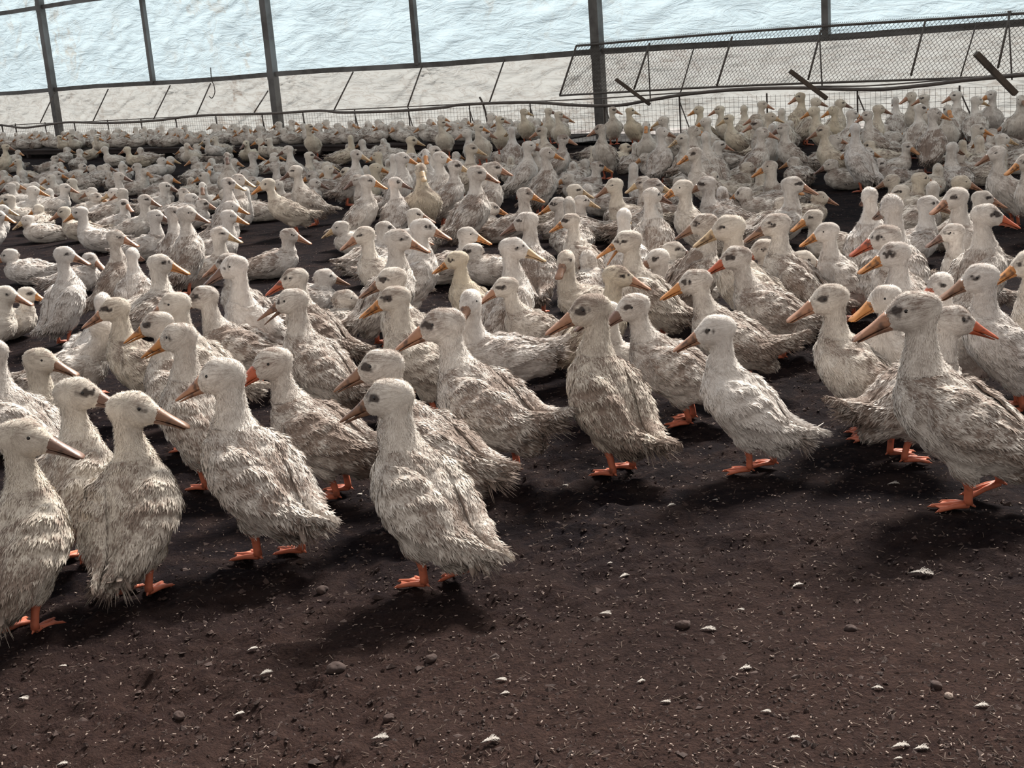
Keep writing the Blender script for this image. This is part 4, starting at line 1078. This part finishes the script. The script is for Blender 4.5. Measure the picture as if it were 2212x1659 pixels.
# the farthest resting ducks beyond the three hundred nearer ones: one object
def merged(lst):
    V = []; Q = []; AT = [[], [], []]; n0 = 0; MI = []
    M_CB = flat('crowd_bill', (.40, .20, .09), .5)
    for i, d in enumerate(lst):
        rel = round(wrap(d['H'] - d['B']) / 30) * 30; G = duck_geo(d['pose'], rel, 2, i % 2)
        b = math.radians(d['B']); R = np.array([[math.cos(b), -math.sin(b), 0], [math.sin(b), math.cos(b), 0], [0, 0, 1]])
        for key, mi in (('body', 0), ('feathers', 0), ('wl', 0), ('wr', 0), ('tail', 0), ('bill', 1)):
            me = G[key]; n = len(me.vertices); a = np.empty(n * 3, np.float32); me.vertices.foreach_get('co', a); a = a.reshape(-1, 3)
            V.append((a * d['sc']) @ R.T + np.array([d['x'], d['y'], d['base'] if d['base'] else -.012]))
            for p in me.polygons: Q.append(tuple(x + n0 for x in p.vertices)); MI.append(mi)
            for k, (nm, w) in enumerate((('dirt', 1), ('smudge', 1), ('flow', 3))):
                if nm in me.attributes:
                    t = np.empty(n * w, np.float32); me.attributes[nm].data.foreach_get('value' if w == 1 else 'vector', t)
                    t = t * 1.0 if w == 1 else t.reshape(-1, 3) + i * 7.7
                else: t = np.zeros(n * w, np.float32) if w == 1 else np.zeros((n, 3), np.float32)
                AT[k].append(t)
            n0 += n
    me = bpy.data.meshes.new('duck_crowd'); me.from_pydata(np.concatenate(V).tolist(), [], Q); me.update()
    me.materials.append(M_PLUME); me.materials.append(M_CB); me.polygons.foreach_set('material_index', MI); me.polygons.foreach_set('use_smooth', [True] * len(Q))
    set_attr(me, np.concatenate(AT[0]), np.concatenate(AT[2]), np.concatenate(AT[1]))
    o = link('duck_crowd', me); o.color = (.5, .2, .37, .4)
    tag(o, 'farthest dirty white ducks resting packed together along the fence', 'ducks', kind='stuff')
if REST: merged(REST)
print('rest', len(REST))
# ------------------------------------------------------------------ things lying on the soil
M_FEATHER = noisy('loose_feather', (0.52, 0.49, 0.46), (0.34, 0.31, 0.28), 40.0, 0.9, 0.2, 0.002)
M_STONE = noisy('mud_clod', (0.060, 0.036, 0.030), (0.034, 0.021, 0.019), 22.0, 0.95, 0.7, 0.006)
M_STRAW = flat('straw', (0.10, 0.068, 0.052), 0.9)
M_CHIP = flat('pale_husk', (0.26, 0.20, 0.17), 0.9)
def gz_at(x, y):
    i = min(max(int(np.searchsorted(gx, x)), 1), len(gx) - 1); j = min(max(int(np.searchsorted(gy, y)), 1), len(gy) - 1)
    return float(max(z.reshape(GX.shape)[i - 1:i + 1, j - 1:j + 1].max(), -.03))
feath = [(1450, 1100, 24, 'small grey fluffy feather clump on the dark soil above the middle right'), (1545, 1086, 14, 'thin white feather left of centre in the open soil band'), (1348, 1245, 30, 'white downy feather on the brow of the soil ridge, centre right'), (1308, 1335, 32, 'white down tuft on the brown ridge, lower centre right'), (1530, 1368, 40, 'largest white feather lump lying on the soil ridge, lower right'), (1610, 1452, 34, 'pinkish flat feather on the brown soil, lower right'), (1385, 1475, 24, 'small white feather on the ridge slope, lower centre right'), (1438, 1522, 26, 'white splayed down feather low in the centre right'), (1655, 1545, 26, 'short white quill low at right of centre'), (1715, 1600, 30, 'white feather fluff by a dark hollow near the bottom right'), (1945, 1620, 46, 'big white fluffy feather at the bottom right'), (1990, 1625, 38, 'pale curled feather right beside the big fluffy one, bottom right'), (2120, 1533, 36, 'pale blurred feather near the right edge of the soil'), (1895, 1497, 28, 'grey down feather on the soil at lower right'), (1990, 1248, 60, 'long pale feather lying in the dark soil at right'), (1722, 1260, 34, 'curved pale feather in the dark soil at right'), (1930, 1050, 30, 'grey feather cluster under the big right foreground duck'), (820, 1586, 44, 'flat white feather on the soil at the bottom centre'), (1083, 1470, 30, 'white fluff tuft at the lower middle'), (1090, 1496, 26, 'white fluff tuft just below another, lower middle'), (515, 1532, 28, 'white tuft on the soil in the lower left'), (50, 1507, 28, 'bright white scrap near the left edge'), (575, 1458, 36, 'grey ragged feather in the lower left centre'), (545, 1400, 28, 'small grey feather above the ragged one, lower left'), (1060, 1605, 50, 'spread of thin white feather near the bottom middle'), (135, 1436, 20, 'tiny cream quill in the lower left soil'), (130, 1624, 26, 'narrow white feather at the bottom left'), (1318, 1230, 14, 'little white fleck left of the ridge feather'), (775, 1055, 16, 'pale scrap behind the front centre duck'), (125, 1195, 34, 'white feather lying behind the left foreground ducks'), (1035, 1232, 30, 'ball of white down beside the tail of the front centre duck'), (1220, 1040, 18, 'white curved feather between the two centre ducks'), (1600, 1320, 20, 'pale speckled feather right of the ridge'), (1940, 1645, 22, 'white crumb feather at the very bottom right')]
for k, (x, y, wpx, lab) in enumerate(feath):
    p = on_z(x, y, 0.0); dist = np.linalg.norm(p - CAM); Lf = wpx / F * dist * .85
    r = random.Random(k); m = MB(); n_ = 11
    ax = r.uniform(-.5, .5); dx = np.array([math.cos(ax), math.sin(ax), 0]); dy = np.array([-math.sin(ax), math.cos(ax), 0])
    m.tube([-dx * Lf * .5, Z * Lf * .10, dx * Lf * .5], [.0008, .0011, .0004], 5)
    for i in range(26):   # barbs
        t = -.4 + .85 * i / 25; c = dx * Lf * t + Z * Lf * .10 * (1 - (2 * t) ** 2); wdt = Lf * .26 * math.sin(math.pi * (i + 1.5) / 28) * r.uniform(.5, 1.3)
        for sg in (-1, 1):
            tip = c + dy * sg * wdt + dx * wdt * .7 + Z * r.uniform(0, .35) * wdt
            m.tube([c, (c + tip) / 2 + Z * wdt * .12, tip], [(Lf * .016, .0008), (Lf * .020, .0006), (.0003, .0003)], 4, False)
    o = link('loose_feather', m.me('loose_feather', M_FEATHER)); o.location = (p[0], p[1], gz_at(p[0], p[1]) + .002); tag(o, lab, 'feather', 'loose feathers lying on the soil')
stones = [(725, 1443, 40, 'rounded brown mud clod on the soil, lower centre left', .0), (695, 1268, 28, 'small brown clod left of the front centre duck foot', 0), (385, 1532, 26, 'flat little brown stone in the lower left', 0), (1475, 1360, 26, 'smooth reddish pebble beside the white feather lump on the ridge', .3), (838, 1535, 24, 'dark clod at the lower middle', 0), (2022, 1490, 26, 'dull pebble on the soil near the right edge', .1), (1838, 1362, 22, 'greyish pebble in the dark soil at right', .4), (930, 1420, 26, 'brown clod right of the large rounded one', 0), (2050, 1512, 18, 'tiny pale pebble near the lower right edge', .8)]
for k, (x, y, wpx, lab, pale) in enumerate(stones):
    p = on_z(x, y, 0.0); dist = np.linalg.norm(p - CAM); s_ = wpx / F * dist * .55
    m = MB(); m.ell((0, 0, 0), (1, .8, .62), None, 28, 18); v = np.array(m.v)
    v *= (1 + .22 * fbm(v * 1.3 + k * 7, 3) + .05 * vn(v * 6 + k))[:, None]; v *= s_
    me = mesh('clod', v, m.f, M_STONE if pale < .5 else M_CHIP)
    o = link('clod' if pale < .2 else 'pebble', me); o.location = (p[0], p[1], gz_at(p[0], p[1]) + s_ * .22); o.rotation_euler[2] = k; tag(o, lab, 'stone', 'clods and pebbles on the soil')
# countless crumbs, husks and straw bits
r = np.random.default_rng(5)
def scatter(name, n_, mat, label, mk, yr=(1.8, 11.0)):
    m = MB()
    yy = yr[0] + (yr[1] - yr[0]) * r.random(n_) ** 1.9; xx = (r.random(n_) - .5) * 2 * (.42 * yy + .1)
    gzv = z.reshape(GX.shape); i = np.clip(np.searchsorted(gx, xx), 1, len(gx) - 1); j = np.clip(np.searchsorted(gy, yy), 1, len(gy) - 1); zz = gzv[i, j]
    for a, b, c in zip(xx, yy, zz): mk(m, np.array([a, b, c]))
    o = link(name, m.me(name, mat, False)); tag(o, label, 'litter', kind='stuff')
def straw(m, p):
    a = r.uniform(0, 3.14); L = r.uniform(.005, .018); d = np.array([math.cos(a), math.sin(a), r.uniform(-.2, .5)]) * L * .5; w = r.uniform(.0006, .0016)
    m.bar(p - d + Z * .003, p + d + Z * .003, w, w * .6)
def crumb(m, p):
    s_ = r.uniform(.002, .0065) * (1 if r.random() < .93 else 2.0); v = []
    for q_ in ((1, 0, 0), (-1, 0, 0), (0, 1, 0), (0, -1, 0), (0, 0, 1), (0, 0, -1)): v.append(p + (np.array(q_) * r.uniform(.5, 1.2) + r.normal(0, .2, 3)) * s_ * [1, 1, .7])
    m.add(v, [(0, 2, 4), (2, 1, 4), (1, 3, 4), (3, 0, 4), (2, 0, 5), (1, 2, 5), (3, 1, 5), (0, 3, 5)])
def husk(m, p):
    a = r.uniform(0, 3.14); L = r.uniform(.003, .008); d = np.array([math.cos(a), math.sin(a), r.uniform(-.1, .3)]) * L * .5; w = r.uniform(.0012, .003)
    m.bar(p - d + Z * .004, p + d + Z * .004, w, .0012)
scatter('soil_crumbs', 30000, M_STONE, 'dark crumbs of trampled litter covering the ground', crumb)
scatter('straw_bits', 8000, M_STRAW, 'short brown straw bits strewn over the soil', straw)
scatter('pale_husks', 4200, M_CHIP, 'small pale husks and down flecks strewn over the soil', husk)
